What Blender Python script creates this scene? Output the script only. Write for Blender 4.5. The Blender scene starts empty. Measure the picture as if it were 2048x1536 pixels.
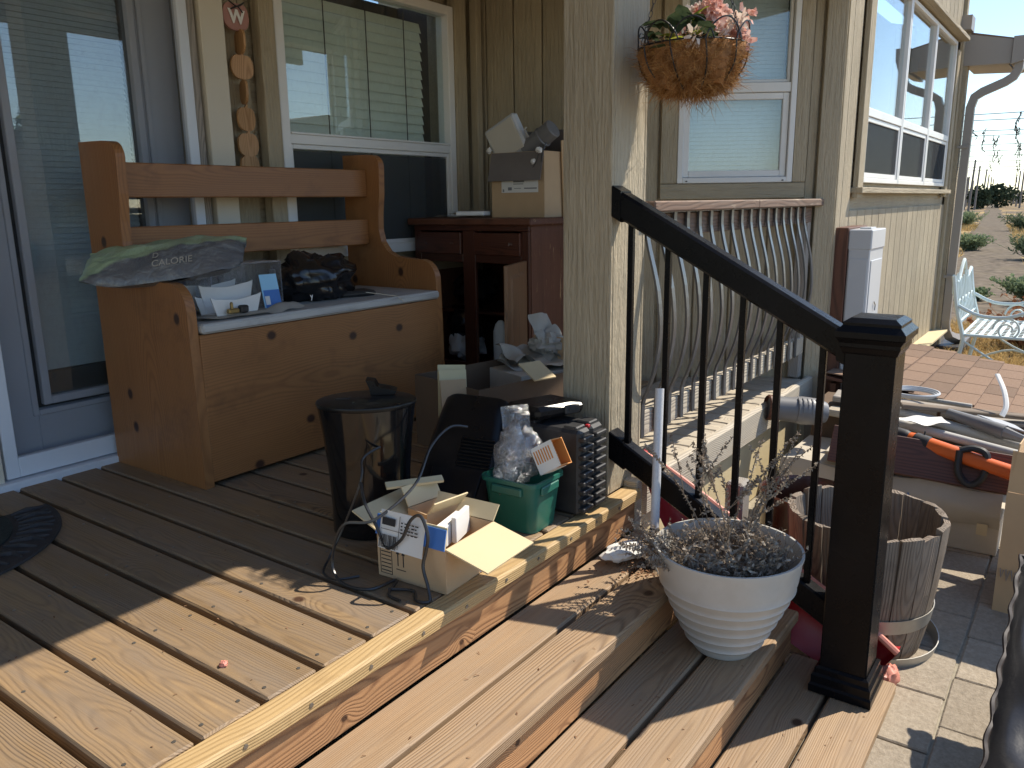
import bpy, bmesh, math, random
from mathutils import Vector, Matrix
random.seed(7)
SC = bpy.context.scene
COL = SC.collection
R_ = math.radians

# ------------------------------------------------------------------ camera, world, sun, exposure
cam_d = bpy.data.cameras.new('camera'); cam = bpy.data.objects.new('camera', cam_d); COL.objects.link(cam)
yaw, pitch, roll = 0.627002, -0.221899, 0.0131883
fw = Vector((math.cos(pitch)*math.cos(yaw), math.cos(pitch)*math.sin(yaw), math.sin(pitch)))
rt = Vector((math.sin(yaw), -math.cos(yaw), 0)); dn = fw.cross(rt)
cr, sr = math.cos(roll), math.sin(roll)
rt2 = rt*cr + dn*sr; dn2 = dn*cr - rt*sr
cam.matrix_world = Matrix(((rt2.x, -dn2.x, -fw.x, 0), (rt2.y, -dn2.y, -fw.y, 0), (rt2.z, -dn2.z, -fw.z, 1.0), (0, 0, 0, 1)))
cam_d.sensor_width = 36; cam_d.lens = 1608.49/2048*36; cam_d.clip_start = 0.02; cam_d.clip_end = 3000
SC.camera = cam

SUN_AZ, SUN_EL = 31.0, 50.0          # degrees from +X towards -Y, elevation
world = bpy.data.worlds.new('World'); SC.world = world; world.use_nodes = True
wn = world.node_tree; wn.nodes.clear()
sky = wn.nodes.new('ShaderNodeTexSky'); sky.sky_type = 'NISHITA'; sky.sun_disc = False
sky.sun_elevation = R_(SUN_EL); sky.sun_rotation = R_(90+SUN_AZ); sky.altitude = 200; sky.air_density = 1.0; sky.dust_density = 0.15; sky.ozone_density = 2.5
bg = wn.nodes.new('ShaderNodeBackground'); bg.inputs[1].default_value = 0.135
wo = wn.nodes.new('ShaderNodeOutputWorld')
wn.links.new(sky.outputs[0], bg.inputs[0]); wn.links.new(bg.outputs[0], wo.inputs[0])
sun_d = bpy.data.lights.new('sun', 'SUN'); sun_d.energy = 4.4; sun_d.angle = R_(0.55); sun_d.color = (1.0, 0.91, 0.77)
sun = bpy.data.objects.new('sun', sun_d); COL.objects.link(sun); sun.location = (3, -5, 9)
sdir = Vector((math.cos(R_(SUN_EL))*math.cos(R_(SUN_AZ)), -math.cos(R_(SUN_EL))*math.sin(R_(SUN_AZ)), math.sin(R_(SUN_EL))))
sun.rotation_euler = sdir.to_track_quat('Z', 'Y').to_euler()
SC.view_settings.view_transform = 'Standard'; SC.view_settings.look = 'None'; SC.view_settings.gamma = 1
SC.view_settings.exposure = 0.66
SC.render.engine = 'CYCLES'
SC.cycles.max_bounces = 8; SC.cycles.transparent_max_bounces = 16

# ------------------------------------------------------------------ mesh helpers
WM = {}
def V(*a): return Vector(a)
def frame(c, ex, ey):
    ex = Vector(ex).normalized(); ey = Vector(ey); ey = (ey - ex*ey.dot(ex)).normalized(); ez = ex.cross(ey)
    return Matrix(((ex.x, ey.x, ez.x, c[0]), (ex.y, ey.y, ez.y, c[1]), (ex.z, ey.z, ez.z, c[2]), (0, 0, 0, 1)))
def T(x, y, z): return Matrix.Translation((x, y, z))
def RZ(a): return Matrix.Rotation(a, 4, 'Z')
def RX(a): return Matrix.Rotation(a, 4, 'X')
def RY(a): return Matrix.Rotation(a, 4, 'Y')

class MB:
    def __init__(s): s.v = []; s.f = []
    def add(s, vs, fs, M=None):
        o = len(s.v)
        s.v += [(M @ Vector(p)) if M else Vector(p) for p in vs]
        s.f += [tuple(i+o for i in f) for f in fs]; return s
    def box(s, c, d, ch=0.0, M=None):
        hx, hy, hz = d[0]/2, d[1]/2, d[2]/2; L = T(*c); M2 = (M @ L) if M else L
        if ch <= 0:
            vs = [(x*hx, y*hy, z*hz) for x in (-1, 1) for y in (-1, 1) for z in (-1, 1)]
            return s.add(vs, [(0, 1, 3, 2), (4, 6, 7, 5), (0, 4, 5, 1), (2, 3, 7, 6), (0, 2, 6, 4), (1, 5, 7, 3)], M2)
        ch = min(ch, hx*.9, hy*.9, hz*.9); vs = []; ix = {}
        for x in (-1, 1):
            for y in (-1, 1):
                for z in (-1, 1):
                    for k in range(3):
                        ix[(x, y, z, k)] = len(vs)
                        vs.append((x*(hx-(0 if k == 0 else ch)), y*(hy-(0 if k == 1 else ch)), z*(hz-(0 if k == 2 else ch))))
        f = []
        I = lambda x, y, z, k: ix[(x, y, z, k)]
        for a in (-1, 1):
            f.append([I(a, -1, -1, 0), I(a, 1, -1, 0), I(a, 1, 1, 0), I(a, -1, 1, 0)])
            f.append([I(-1, a, -1, 1), I(1, a, -1, 1), I(1, a, 1, 1), I(-1, a, 1, 1)])
            f.append([I(-1, -1, a, 2), I(1, -1, a, 2), I(1, 1, a, 2), I(-1, 1, a, 2)])
            for b in (-1, 1):
                f.append([I(a, b, -1, 0), I(a, b, 1, 0), I(a, b, 1, 1), I(a, b, -1, 1)])
                f.append([I(a, -1, b, 0), I(a, 1, b, 0), I(a, 1, b, 2), I(a, -1, b, 2)])
                f.append([I(-1, a, b, 1), I(1, a, b, 1), I(1, a, b, 2), I(-1, a, b, 2)])
                for c2 in (-1, 1): f.append([I(a, b, c2, 0), I(a, b, c2, 1), I(a, b, c2, 2)])
        return s.add(vs, f, M2)
    def tube(s, pts, r, n=8, cap=True, closed=False, flat=None):
        pts = [Vector(p) for p in pts]; m = len(pts); rs = r if isinstance(r, (list, tuple)) else [r]*m
        vs = []; up = None
        for i, p in enumerate(pts):
            a = pts[(i-1) % m] if (closed or i > 0) else p; b = pts[(i+1) % m] if (closed or i < m-1) else p
            t = (b-a).normalized()
            if up is None:
                up = Vector((0, 0, 1)) if abs(t.z) < .9 else Vector((1, 0, 0))
            u = (up - t*up.dot(t)); u = u.normalized() if u.length > 1e-6 else t.orthogonal().normalized()
            up = u; w = t.cross(u)
            for k in range(n):
                an = 2*math.pi*(k+.5)/n
                fu, fw_ = (1, 1) if flat is None else flat
                vs.append(p + u*math.cos(an)*rs[i]*fu + w*math.sin(an)*rs[i]*fw_)
        f = []
        for i in range(m if closed else m-1):
            j = (i+1) % m
            for k in range(n): f.append((i*n+k, i*n+(k+1) % n, j*n+(k+1) % n, j*n+k))
        if cap and not closed: f.append(tuple(range(n-1, -1, -1))); f.append(tuple((m-1)*n+k for k in range(n)))
        return s.add(vs, f)
    def lathe(s, prof, n=32, M=None, sx=1, sy=1, cap0=True, cap1=True, fn=None):
        vs = []
        for (r, z) in prof:
            for k in range(n):
                a = 2*math.pi*k/n; rr = r*(fn(a, z) if fn else 1)
                vs.append((rr*math.cos(a)*sx, rr*math.sin(a)*sy, z))
        f = []
        for i in range(len(prof)-1):
            for k in range(n): f.append((i*n+k, i*n+(k+1) % n, (i+1)*n+(k+1) % n, (i+1)*n+k))
        if cap0: f.append(tuple(range(n-1, -1, -1)))
        if cap1: f.append(tuple((len(prof)-1)*n+k for k in range(n)))
        return s.add(vs, f, M)
    def prism(s, poly, h, M=None):       # polygon in local XY extruded h along local Z (centred)
        n = len(poly)
        vs = [(p[0], p[1], -h/2) for p in poly]+[(p[0], p[1], h/2) for p in poly]
        f = [tuple(range(n-1, -1, -1)), tuple(range(n, 2*n))]+[(i, (i+1) % n, (i+1) % n+n, i+n) for i in range(n)]
        return s.add(vs, f, M)
    def grid(s, fn, nu, nv):
        vs = [fn(i/nu, j/nv) for i in range(nu+1) for j in range(nv+1)]
        f = [(i*(nv+1)+j, (i+1)*(nv+1)+j, (i+1)*(nv+1)+j+1, i*(nv+1)+j+1) for i in range(nu) for j in range(nv)]
        return s.add(vs, f)
    def ball(s, c, r, nu=12, nv=8, fn=None, M=None):
        vs = []; f = []
        for j in range(1, nv):
            th = math.pi*j/nv
            for i in range(nu):
                ph = 2*math.pi*i/nu; d = Vector((math.sin(th)*math.cos(ph), math.sin(th)*math.sin(ph), math.cos(th)))
                k = fn(d) if fn else 1
                vs.append((c[0]+d.x*r[0]*k, c[1]+d.y*r[1]*k, c[2]+d.z*r[2]*k))
        k0 = fn(Vector((0, 0, 1))) if fn else 1; k1 = fn(Vector((0, 0, -1))) if fn else 1
        vs += [(c[0], c[1], c[2]+r[2]*k0), (c[0], c[1], c[2]-r[2]*k1)]; a, b = len(vs)-2, len(vs)-1
        for j in range(nv-2):
            for i in range(nu): f.append((j*nu+i, (j+1)*nu+i, (j+1)*nu+(i+1) % nu, j*nu+(i+1) % nu))
        for i in range(nu): f.append((a, i, (i+1) % nu)); f.append((b, (nv-2)*nu+(i+1) % nu, (nv-2)*nu+i))
        return s.add(vs, f, M)
    def build(s, name, mat, parent=None, M=None, smooth=False, kind=None, label=None, recalc=True, angle=None):
        M = M or (WM[parent.name].copy() if parent else Matrix())
        inv = M.inverted()
        me = bpy.data.meshes.new(name); me.from_pydata([inv @ p for p in s.v], [], s.f)
        if recalc:
            bm = bmesh.new(); bm.from_mesh(me); bmesh.ops.recalc_face_normals(bm, faces=bm.faces); bm.to_mesh(me); bm.free()
        me.validate()
        if smooth:
            me.polygons.foreach_set('use_smooth', [True]*len(me.polygons))
            try: me.set_sharp_from_angle(angle=R_(angle or 38))
            except Exception: pass
        me.materials.append(mat)
        o = bpy.data.objects.new(name, me); COL.objects.link(o)
        put(o, M, parent)
        if kind: o['kind'] = kind
        if label: o['label'] = label
        return o
def put(o, M, parent=None):
    WM[o.name] = M.copy()
    if parent: o.parent = parent; o.matrix_local = WM[parent.name].inverted() @ M
    else: o.matrix_world = M
def tag(o, label, cat, group=None):
    o['label'] = label; o['category'] = cat
    if group: o['group'] = group
    return o
def thing(name, loc, label, cat, group=None, rz=0, kind=None):
    o = bpy.data.objects.new(name, None); COL.objects.link(o); o.empty_display_size = .1
    put(o, T(*loc) @ RZ(rz))
    if kind: o['kind'] = kind
    else: tag(o, label, cat, group)
    return o
def part_empty(name, parent, M=None):
    o = bpy.data.objects.new(name, None); COL.objects.link(o); o.empty_display_size = .05
    put(o, M or WM[parent.name].copy(), parent); return o
def inst(o, M, parent, name=None):
    c = o.copy(); COL.objects.link(c)
    if name: c.name = name
    put(c, M, parent); return c
AX = {'x': ((1, 0, 0), (0, 1, 0)), 'y': ((0, 1, 0), (-1, 0, 0)), 'z': ((0, 0, 1), (0, 1, 0)), 'zx': ((0, 0, 1), (1, 0, 0))}
def board(name, mat, parent, c, L, W, Th, ax='x', ch=.004, jit=0):
    """board with its grain along local X; ax gives the world direction of grain and of the width"""
    ex, ey = AX[ax] if isinstance(ax, str) else ax
    M = frame(c, ex, ey)
    if jit: M = M @ RZ(random.uniform(-jit, jit)) @ RX(random.uniform(-jit, jit))
    m = MB(); m.box((0, 0, 0), (L, W, Th), ch, M)
    return m.build(name, mat, parent, M=M)
def textmesh(name, s, size, M, mat, parent=None, ext=.0006, align='CENTER', shear=0, bold=0):
    cu = bpy.data.curves.new(name, 'FONT'); cu.body = s; cu.size = size; cu.extrude = ext; cu.align_x = align; cu.align_y = 'CENTER'; cu.shear = shear; cu.offset = bold
    to = bpy.data.objects.new(name+'_c', cu); COL.objects.link(to)
    dg = bpy.context.evaluated_depsgraph_get(); me = bpy.data.meshes.new_from_object(to.evaluated_get(dg))
    bpy.data.objects.remove(to); bpy.data.curves.remove(cu)
    me.name = name; me.materials.clear(); me.materials.append(mat)
    o = bpy.data.objects.new(name, me); COL.objects.link(o); put(o, M, parent); return o

# ------------------------------------------------------------------ materials
class NT:
    def __init__(s, name):
        s.m = bpy.data.materials.new(name); s.m.use_nodes = True; s.t = s.m.node_tree; s.t.nodes.clear()
        s.out = s.t.nodes.new('ShaderNodeOutputMaterial')
    def n(s, typ, ins=None, **kw):
        nd = s.t.nodes.new('ShaderNode'+typ)
        for k, v in kw.items(): setattr(nd, k, v)
        for k, v in (ins or {}).items():
            i = nd.inputs[k]
            if isinstance(v, bpy.types.NodeSocket): s.t.links.new(v, i)
            else: i.default_value = v
        return nd
    def math(s, op, a, b=0.0, c=None, clamp=False):
        nd = s.n('Math', {0: a, 1: b} if c is None else {0: a, 1: b, 2: c}, operation=op); nd.use_clamp = clamp; return nd.outputs[0]
    def mix(s, f, a, b, mode='MIX'):
        nd = s.t.nodes.new('ShaderNodeMix'); nd.data_type = 'RGBA'; nd.blend_type = mode
        for i, v in ((0, f), (6, a), (7, b)):
            if isinstance(v, bpy.types.NodeSocket): s.t.links.new(v, nd.inputs[i])
            else: nd.inputs[i].default_value = (*v, 1) if isinstance(v, tuple) and len(v) == 3 else v
        return nd.outputs[2]
    def ramp(s, f, stops, interp='LINEAR'):
        nd = s.n('ValToRGB', {0: f}); r = nd.color_ramp; r.interpolation = interp
        while len(r.elements) < len(stops): r.elements.new(.5)
        for e, (p, c) in zip(r.elements, stops): e.position = p; e.color = (*c, 1) if len(c) == 3 else c
        return nd.outputs[0]
    def coords(s, rnd=13.0):
        tc = s.n('TexCoord'); oi = s.n('ObjectInfo')
        off = s.n('CombineXYZ', {0: s.math('MULTIPLY', oi.outputs['Random'], rnd), 1: s.math('MULTIPLY', oi.outputs['Random'], rnd*.37), 2: s.math('MULTIPLY', oi.outputs['Random'], rnd*.71)})
        return s.n('VectorMath', {0: tc.outputs['Object'], 1: off.outputs[0]}, operation='ADD').outputs[0], oi.outputs['Random'], tc
    def scale(s, v, sc): return s.n('VectorMath', {0: v, 1: sc}, operation='MULTIPLY').outputs[0]
    def noise(s, v, sc, det=3, rough=.55, out=0, dist=0.0): return s.n('TexNoise', {'Vector': v, 'Scale': sc, 'Detail': det, 'Roughness': rough, 'Distortion': dist}).outputs[out]
    def bsdf(s, col, rough=.6, bump=None, bs=.3, bd=.01, metal=0.0, spec=.5, **kw):
        ins = {'Base Color': col if isinstance(col, bpy.types.NodeSocket) else (*col, 1) if len(col) == 3 else col, 'Roughness': rough, 'Metallic': metal, 'Specular IOR Level': spec}
        ins.update(kw)
        b = s.n('BsdfPrincipled', ins)
        if bump is not None:
            bn = s.n('Bump', {'Height': bump, 'Strength': bs, 'Distance': bd}); s.t.links.new(bn.outputs[0], b.inputs['Normal'])
        s.t.links.new(b.outputs[0], s.out.inputs[0]); return b
    def done(s): return s.m

def plain(name, col, rough=.5, metal=0.0, var=.12, vs=6.0, bump=.0, bsc=60.0, dirt=None, dsc=3.0, damt=.5, spec=.5, **kw):
    """painted / plastic / paper surface with slight unevenness, optional dirt and fine relief"""
    t = NT(name); v, rnd, tc = t.coords()
    n1 = t.noise(v, vs, 4)
    hi = tuple(min(1, c*(1+var)) for c in col); lo = tuple(c*(1-var) for c in col)
    c = t.ramp(n1, [(.3, lo), (.7, hi)])
    if dirt:
        n2 = t.noise(v, dsc, 6, .65)
        c = t.mix(t.math('MULTIPLY', t.math('SUBTRACT', n2, .45, clamp=True), damt*4, clamp=True), c, dirt)
    r = t.math('ADD', t.math('MULTIPLY', t.noise(v, vs*3, 3), .16), rough-.08)
    b = t.noise(v, bsc, 3) if bump else None
    t.bsdf(c, r, b, bump or 0, .004, metal, spec, **kw)
    return t.done()

def wood(name, dark, light, rough=.65, gray=None, gamt=.4, freq=55.0, bump=.35, knots=0.0, kcol=(.06, .025, .01), fib=.5, stain=None, var=.25, wav=1.0, ksc=2.2, coat=0.0, wear=None, rc=.55, rv=0.0):
    """wood with growth rings along local X, knots that bend the rings, fibres, weathering"""
    t = NT(name); v, rnd, tc = t.coords()
    low = t.noise(t.scale(v, (.55, 3.0, 3.0)), 2.2, 2, .5)
    raw = t.n('SeparateXYZ', {0: tc.outputs['Object']}); r2 = t.math('FRACT', t.math('MULTIPLY', rnd, 7.313)); r3 = t.math('FRACT', t.math('MULTIPLY', rnd, 31.77))
    sl1 = t.noise(t.scale(v, (1.0, .6, .6)), 1.1, 2, .5); sl2 = t.noise(t.scale(v, (1.0, .6, .6)), 1.7, 2, .5, out=0, dist=.3)
    yy = t.math('ADD', t.math('ADD', raw.outputs[1], t.math('MULTIPLY', t.math('SUBTRACT', rnd, .5), .10)), t.math('MULTIPLY', t.math('SUBTRACT', sl1, .5), .07*wav))
    zz = t.math('ADD', t.math('ADD', raw.outputs[2], t.math('ADD', .012, t.math('MULTIPLY', r2, .05))), t.math('ADD', t.math('MULTIPLY', raw.outputs[0], t.math('MULTIPLY', t.math('SUBTRACT', r3, .5), .07)), t.math('MULTIPLY', t.math('SUBTRACT', sl2, .5), .07*wav)))
    rad = t.math('SQRT', t.math('ADD', t.math('MULTIPLY', yy, yy), t.math('MULTIPLY', zz, zz)))
    ph = t.math('ADD', t.math('MULTIPLY', rad, freq), t.math('MULTIPLY', low, 7.0))
    kf = None
    if knots > 0:
        vo = t.n('TexVoronoi', {'Vector': t.scale(v, (1.0, 1.25, 0)), 'Scale': ksc*2.2, 'Randomness': 1.0}, voronoi_dimensions='2D')
        kd = vo.outputs['Distance']
        kf = t.math('SUBTRACT', 1.0, t.math('MULTIPLY', kd, 3.2), clamp=True)
        keep = t.math('GREATER_THAN', t.n('SeparateColor', {0: vo.outputs['Color']}).outputs[0], 1-knots)
        kf = t.math('MULTIPLY', kf, keep)
        ph = t.math('ADD', ph, t.math('MULTIPLY', t.math('POWER', kf, 1.5), 26.0))
    ring = t.math('ADD', t.math('MULTIPLY', t.math('SINE', ph), .5), .5)
    ring = t.math('MULTIPLY', t.math('POWER', ring, 2.2), t.math('ADD', .35, t.math('MULTIPLY', t.noise(t.scale(v, (.9, 9, 9)), 2.0, 3, .6), 1.1)))
    fibre = t.noise(t.scale(v, (3.0, 140.0, 140.0)), 1.0, 2, .6)
    if rv: ring = t.math('MULTIPLY', ring, t.math('ADD', 1-rv*.82, t.math('MULTIPLY', t.math('POWER', r3, 3.0), rv*1.1)))
    fac = t.math('ADD', t.math('MULTIPLY', ring, rc), t.math('MULTIPLY', fibre, fib))
    c = t.ramp(fac, [(.10, light), (1.08 if False else 1.0, dark)])
    # per piece tone and large blotches
    tone = t.math('ADD', 1-var/2, t.math('MULTIPLY', rnd, var))
    bl = t.noise(t.scale(v, (1.2, 4, 4)), 2.0, 4, .6)
    tone = t.math('MULTIPLY', tone, t.math('ADD', .8, t.math('MULTIPLY', bl, .4)))
    c = t.mix(1.0, c, t.n('CombineColor', {0: tone, 1: tone, 2: tone}).outputs[0], 'MULTIPLY')
    if gray:
        g = t.noise(t.scale(v, (1.0, 6, 6)), 3.0, 5, .65)
        c = t.mix(t.math('MULTIPLY', t.math('SUBTRACT', g, .35, clamp=True), gamt*3.0, clamp=True), c, gray)
    if stain:
        s2 = t.noise(v, 5.0, 6, .7)
        c = t.mix(t.math('MULTIPLY', t.math('SUBTRACT', s2, .55, clamp=True), 3.2, clamp=True), c, stain)
    if wear:
        w = t.noise(t.scale(v, (4, 30, 30)), 1.5, 5, .7)
        c = t.mix(t.math('MULTIPLY', t.math('SUBTRACT', w, .6, clamp=True), 9.0, clamp=True), c, wear)
    if kf is not None:
        kk = t.math('MULTIPLY', t.math('SUBTRACT', kf, .80, clamp=True), 11.0, clamp=True)
        c = t.mix(kk, c, kcol)
    h = t.math('ADD', t.math('MULTIPLY', ring, -.6), t.math('MULTIPLY', fibre, -.5))
    t.bsdf(c, t.math('ADD', rough-.1, t.math('MULTIPLY', fibre, .2)), h, bump, .004, **({'Coat Weight': coat, 'Coat Roughness': .25} if coat else {}))
    return t.done()

def siding_mat(name, col, grain='Z', var=.14):
    """painted rough-sawn wood siding, grain embossed along local X of each board"""
    t = NT(name); v, rnd, tc = t.coords()
    g1 = t.noise(t.scale(v, (5.0, 90.0, 90.0)), 1.0, 4, .65, dist=.4)
    g2 = t.noise(t.scale(v, (1.5, 22.0, 22.0)), 1.0, 3, .6, dist=1.0)
    g3 = t.noise(t.scale(v, (24.0, 60.0, 60.0)), 1.0, 2, .6)
    n = t.noise(v, 1.7, 5, .6)
    lo = tuple(c*(1-var) for c in col); hi = tuple(min(1, c*(1+var)) for c in col)
    c = t.ramp(n, [(.3, lo), (.7, hi)])
    c = t.mix(t.math('MULTIPLY', t.math('SUBTRACT', g1, .5, clamp=True), 1.6, clamp=True), c, tuple(x*.52 for x in col))
    st = t.noise(t.scale(v, (.7, 7, 7)), 1.6, 6, .7)
    c = t.mix(t.math('MULTIPLY', t.math('SUBTRACT', st, .52, clamp=True), 2.6, clamp=True), c, tuple(x*.66 for x in col))
    h = t.math('ADD', t.math('ADD', g1, t.math('MULTIPLY', g2, .8)), t.math('MULTIPLY', g3, .5))
    t.bsdf(c, .75, h, .9, .011)
    return t.done()

def glass_mat(name, tint=(.9, .95, .95), rough=.0, ior=1.52, dirt=.12, f0=.085):
    """window pane: clear or slightly dusty glass with true Fresnel mirror reflection"""
    t = NT(name); v, rnd, tc = t.coords()
    ge = t.n('NewGeometry'); cs = t.math('ABSOLUTE', t.n('VectorMath', {0: ge.outputs['Incoming'], 1: ge.outputs['Normal']}, operation='DOT_PRODUCT').outputs['Value'])
    tr = t.n('BsdfTransparent', {0: (*tint, 1)})
    gl = t.n('BsdfGlossy', {'Color': (1, 1, 1, 1), 'Roughness': rough})
    f2 = t.math('ADD', f0, t.math('MULTIPLY', t.math('POWER', t.math('SUBTRACT', 1.0, cs, clamp=True), 5.0), 1-f0), clamp=True)
    m1 = t.n('MixShader', {0: f2}); t.t.links.new(tr.outputs[0], m1.inputs[1]); t.t.links.new(gl.outputs[0], m1.inputs[2])
    df = t.n('BsdfDiffuse', {0: (.55, .53, .48, 1)})
    d = t.math('MULTIPLY', t.math('SUBTRACT', t.noise(t.scale(v, (1, 1, .6)), 55.0, 6, .75), .5, clamp=True), dirt*2, clamp=True)
    m2 = t.n('MixShader', {0: d}); t.t.links.new(m1.outputs[0], m2.inputs[1]); t.t.links.new(df.outputs[0], m2.inputs[2])
    t.t.links.new(m2.outputs[0], t.out.inputs[0]); return t.done()

def film_mat(name, tint=(.9, .92, .95), amt=.35, rough=.18, milky=.15):
    """thin crinkled clear plastic"""
    t = NT(name); v, rnd, tc = t.coords()
    bn = t.n('Bump', {'Height': t.noise(v, 38.0, 4, .6, dist=1.5), 'Strength': .9, 'Distance': .02})
    tr = t.n('BsdfTransparent', {0: (*tint, 1)})
    gl = t.n('BsdfGlossy', {'Color': (1, 1, 1, 1), 'Roughness': rough, 'Normal': bn.outputs[0]})
    df = t.n('BsdfTranslucent', {0: (.8, .82, .85, 1)}); d2 = t.n('BsdfDiffuse', {0: (.75, .77, .8, 1)})
    fr = t.n('LayerWeight', {0: .45, 'Normal': bn.outputs[0]})
    f = t.math('ADD', t.math('MULTIPLY', fr.outputs[1], .6), amt*.35, clamp=True)
    m1 = t.n('MixShader', {0: f}); t.t.links.new(tr.outputs[0], m1.inputs[1]); t.t.links.new(gl.outputs[0], m1.inputs[2])
    mm = t.n('MixShader', {0: .5}); t.t.links.new(df.outputs[0], mm.inputs[1]); t.t.links.new(d2.outputs[0], mm.inputs[2])
    m2 = t.n('MixShader', {0: milky}); t.t.links.new(m1.outputs[0], m2.inputs[1]); t.t.links.new(mm.outputs[0], m2.inputs[2])
    t.t.links.new(m2.outputs[0], t.out.inputs[0]); return t.done()

def leaf_mat(name, a, b, trans=.3):
    t = NT(name); v, rnd, tc = t.coords()
    n = t.noise(v, 30.0, 2)
    c = t.ramp(n, [(.3, a), (.7, b)])
    d = t.n('BsdfDiffuse', {0: c}); tl = t.n('BsdfTranslucent', {0: c}); mx = t.n('MixShader', {0: trans})
    t.t.links.new(d.outputs[0], mx.inputs[1]); t.t.links.new(tl.outputs[0], mx.inputs[2]); t.t.links.new(mx.outputs[0], t.out.inputs[0])
    return t.done()

M_deck = wood('deck_wood', (.086, .050, .027), (.375, .246, .122), gray=(.215, .163, .118), gamt=.8, rc=.60, rv=.80, fib=.66, freq=1150, bump=.55, knots=.16, ksc=1.3, var=.34, wav=1.05, stain=(.20, .14, .09))
M_step = wood('step_wood', (.135, .078, .042), (.395, .262, .145), gray=(.295, .220, .148), gamt=.6, rc=.52, rv=.7, fib=.72, wav=.45, freq=1250, bump=.45, knots=.2, ksc=1.2, var=.22, stain=(.28, .19, .12))
M_border = wood('border_wood', (.22, .13, .048), (.50, .34, .155), rc=.36, stain=(.26, .16, .07), freq=1000, bump=.35, knots=.1, ksc=1.3, var=.12, gray=(.48, .36, .2), gamt=.25)
M_riser = wood('riser_wood', (.15, .065, .028), (.46, .25, .115), freq=1100, bump=.35, knots=.14, var=.2, stain=(.22, .13, .07))
M_pine = wood('pine_wood', (.135, .050, .017), (.305, .134, .044), rough=.48, rc=.36, freq=720, bump=.06, knots=.85, ksc=1.05, stain=(.13, .055, .02), var=.1, fib=.32, kcol=(.040, .015, .008), wav=1.3, coat=.12)
M_seat = wood('grey_seat_wood', (.26, .25, .24), (.5, .5, .48), rough=.7, freq=500, bump=.1, var=.05, stain=(.28, .26, .24))
M_cab = wood('cherry_wood', (.030, .010, .006), (.105, .032, .016), rough=.4, freq=700, bump=.06, var=.1, coat=.15)
M_cab2 = wood('worn_cherry_wood', (.055, .020, .010), (.155, .058, .030), rough=.5, freq=600, bump=.1, var=.1, wear=(.42, .26, .13))
M_oak = wood('oak_door_wood', (.09, .042, .02), (.24, .125, .06), rough=.45, freq=900, bump=.12, var=.05)
M_redrail = wood('redwood_rail', (.075, .042, .028), (.21, .125, .082), rough=.75, freq=650, bump=.3, gray=(.20, .158, .125), gamt=.5, knots=.2, var=.15, wear=(.34, .27, .20))
M_gray = wood('weathered_wood', (.15, .13, .115), (.37, .33, .285), rough=.85, freq=800, bump=.5, gray=(.33, .31, .28), gamt=.5, var=.2, knots=.15)
M_gray2 = wood('pale_weathered_wood', (.26, .22, .17), (.52, .45, .34), rough=.85, freq=800, bump=.45, gray=(.42, .38, .32), gamt=.5, var=.2, knots=.15)
M_stave = wood('barrel_stave_wood', (.085, .062, .046), (.26, .20, .148), rough=.9, freq=700, bump=.7, gray=(.27, .235, .195), gamt=.5, var=.35, stain=(.10, .075, .06))
M_brown = wood('brown_plank_wood', (.055, .022, .014), (.15, .06, .035), rough=.55, freq=500, bump=.15, var=.1)
M_apple = wood('ornament_wood', (.28, .135, .05), (.50, .29, .135), rough=.5, freq=900, bump=.08, var=.12)
M_pole = wood('pole_wood', (.10, .085, .075), (.22, .19, .165), rough=.9, freq=300, bump=.3, var=.3)
M_siding = siding_mat('tan_siding', (.40, .338, .236))
M_trim = siding_mat('tan_trim', (.41, .345, .238), var=.07)
M_cream = plain('cream_trim_paint', (.60, .55, .45), .6, var=.04, vs=3, dirt=(.45, .4, .3), damt=.12)
M_ply = plain('painted_plywood', (.60, .50, .30), .75, var=.08, vs=5, bump=.3, bsc=40, dirt=(.45, .36, .22), damt=.2)
M_white = plain('white_vinyl', (.74, .74, .72), .4, var=.03, vs=4, dirt=(.55, .52, .46), damt=.12)
M_alum = plain('white_aluminium', (.62, .66, .72), .35, var=.04, vs=3)
M_doorpaint = plain('grey_door_paint', (.44, .47, .53), .5, var=.05, vs=2)
M_darkgap = plain('dark_rubber', (.02, .02, .022), .8)
M_blind = plain('blind_slat', (.84, .85, .76), .6, var=.04)
M_blindw = plain('white_blind_slat', (.74, .78, .84), .6, var=.03)
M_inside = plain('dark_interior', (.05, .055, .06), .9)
M_curtain = plain('pale_curtain', (.66, .66, .70), .9, var=.06, vs=30)
M_glass = glass_mat('window_glass')
M_glassdoor = glass_mat('door_glass', f0=.15)
M_glassd = glass_mat('dusty_window_glass', dirt=.10)
M_screen = None
M_black = plain('black_powder_coat', (.004, .004, .005), .28, var=.25, vs=5, bump=.12, bsc=400, dirt=(.06, .058, .056), dsc=9, damt=.03, spec=.15)
M_iron = plain('baluster_metal', (.10, .104, .112), .32, var=.1, vs=9, spec=.7, metal=.4)
M_asph = None

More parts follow.
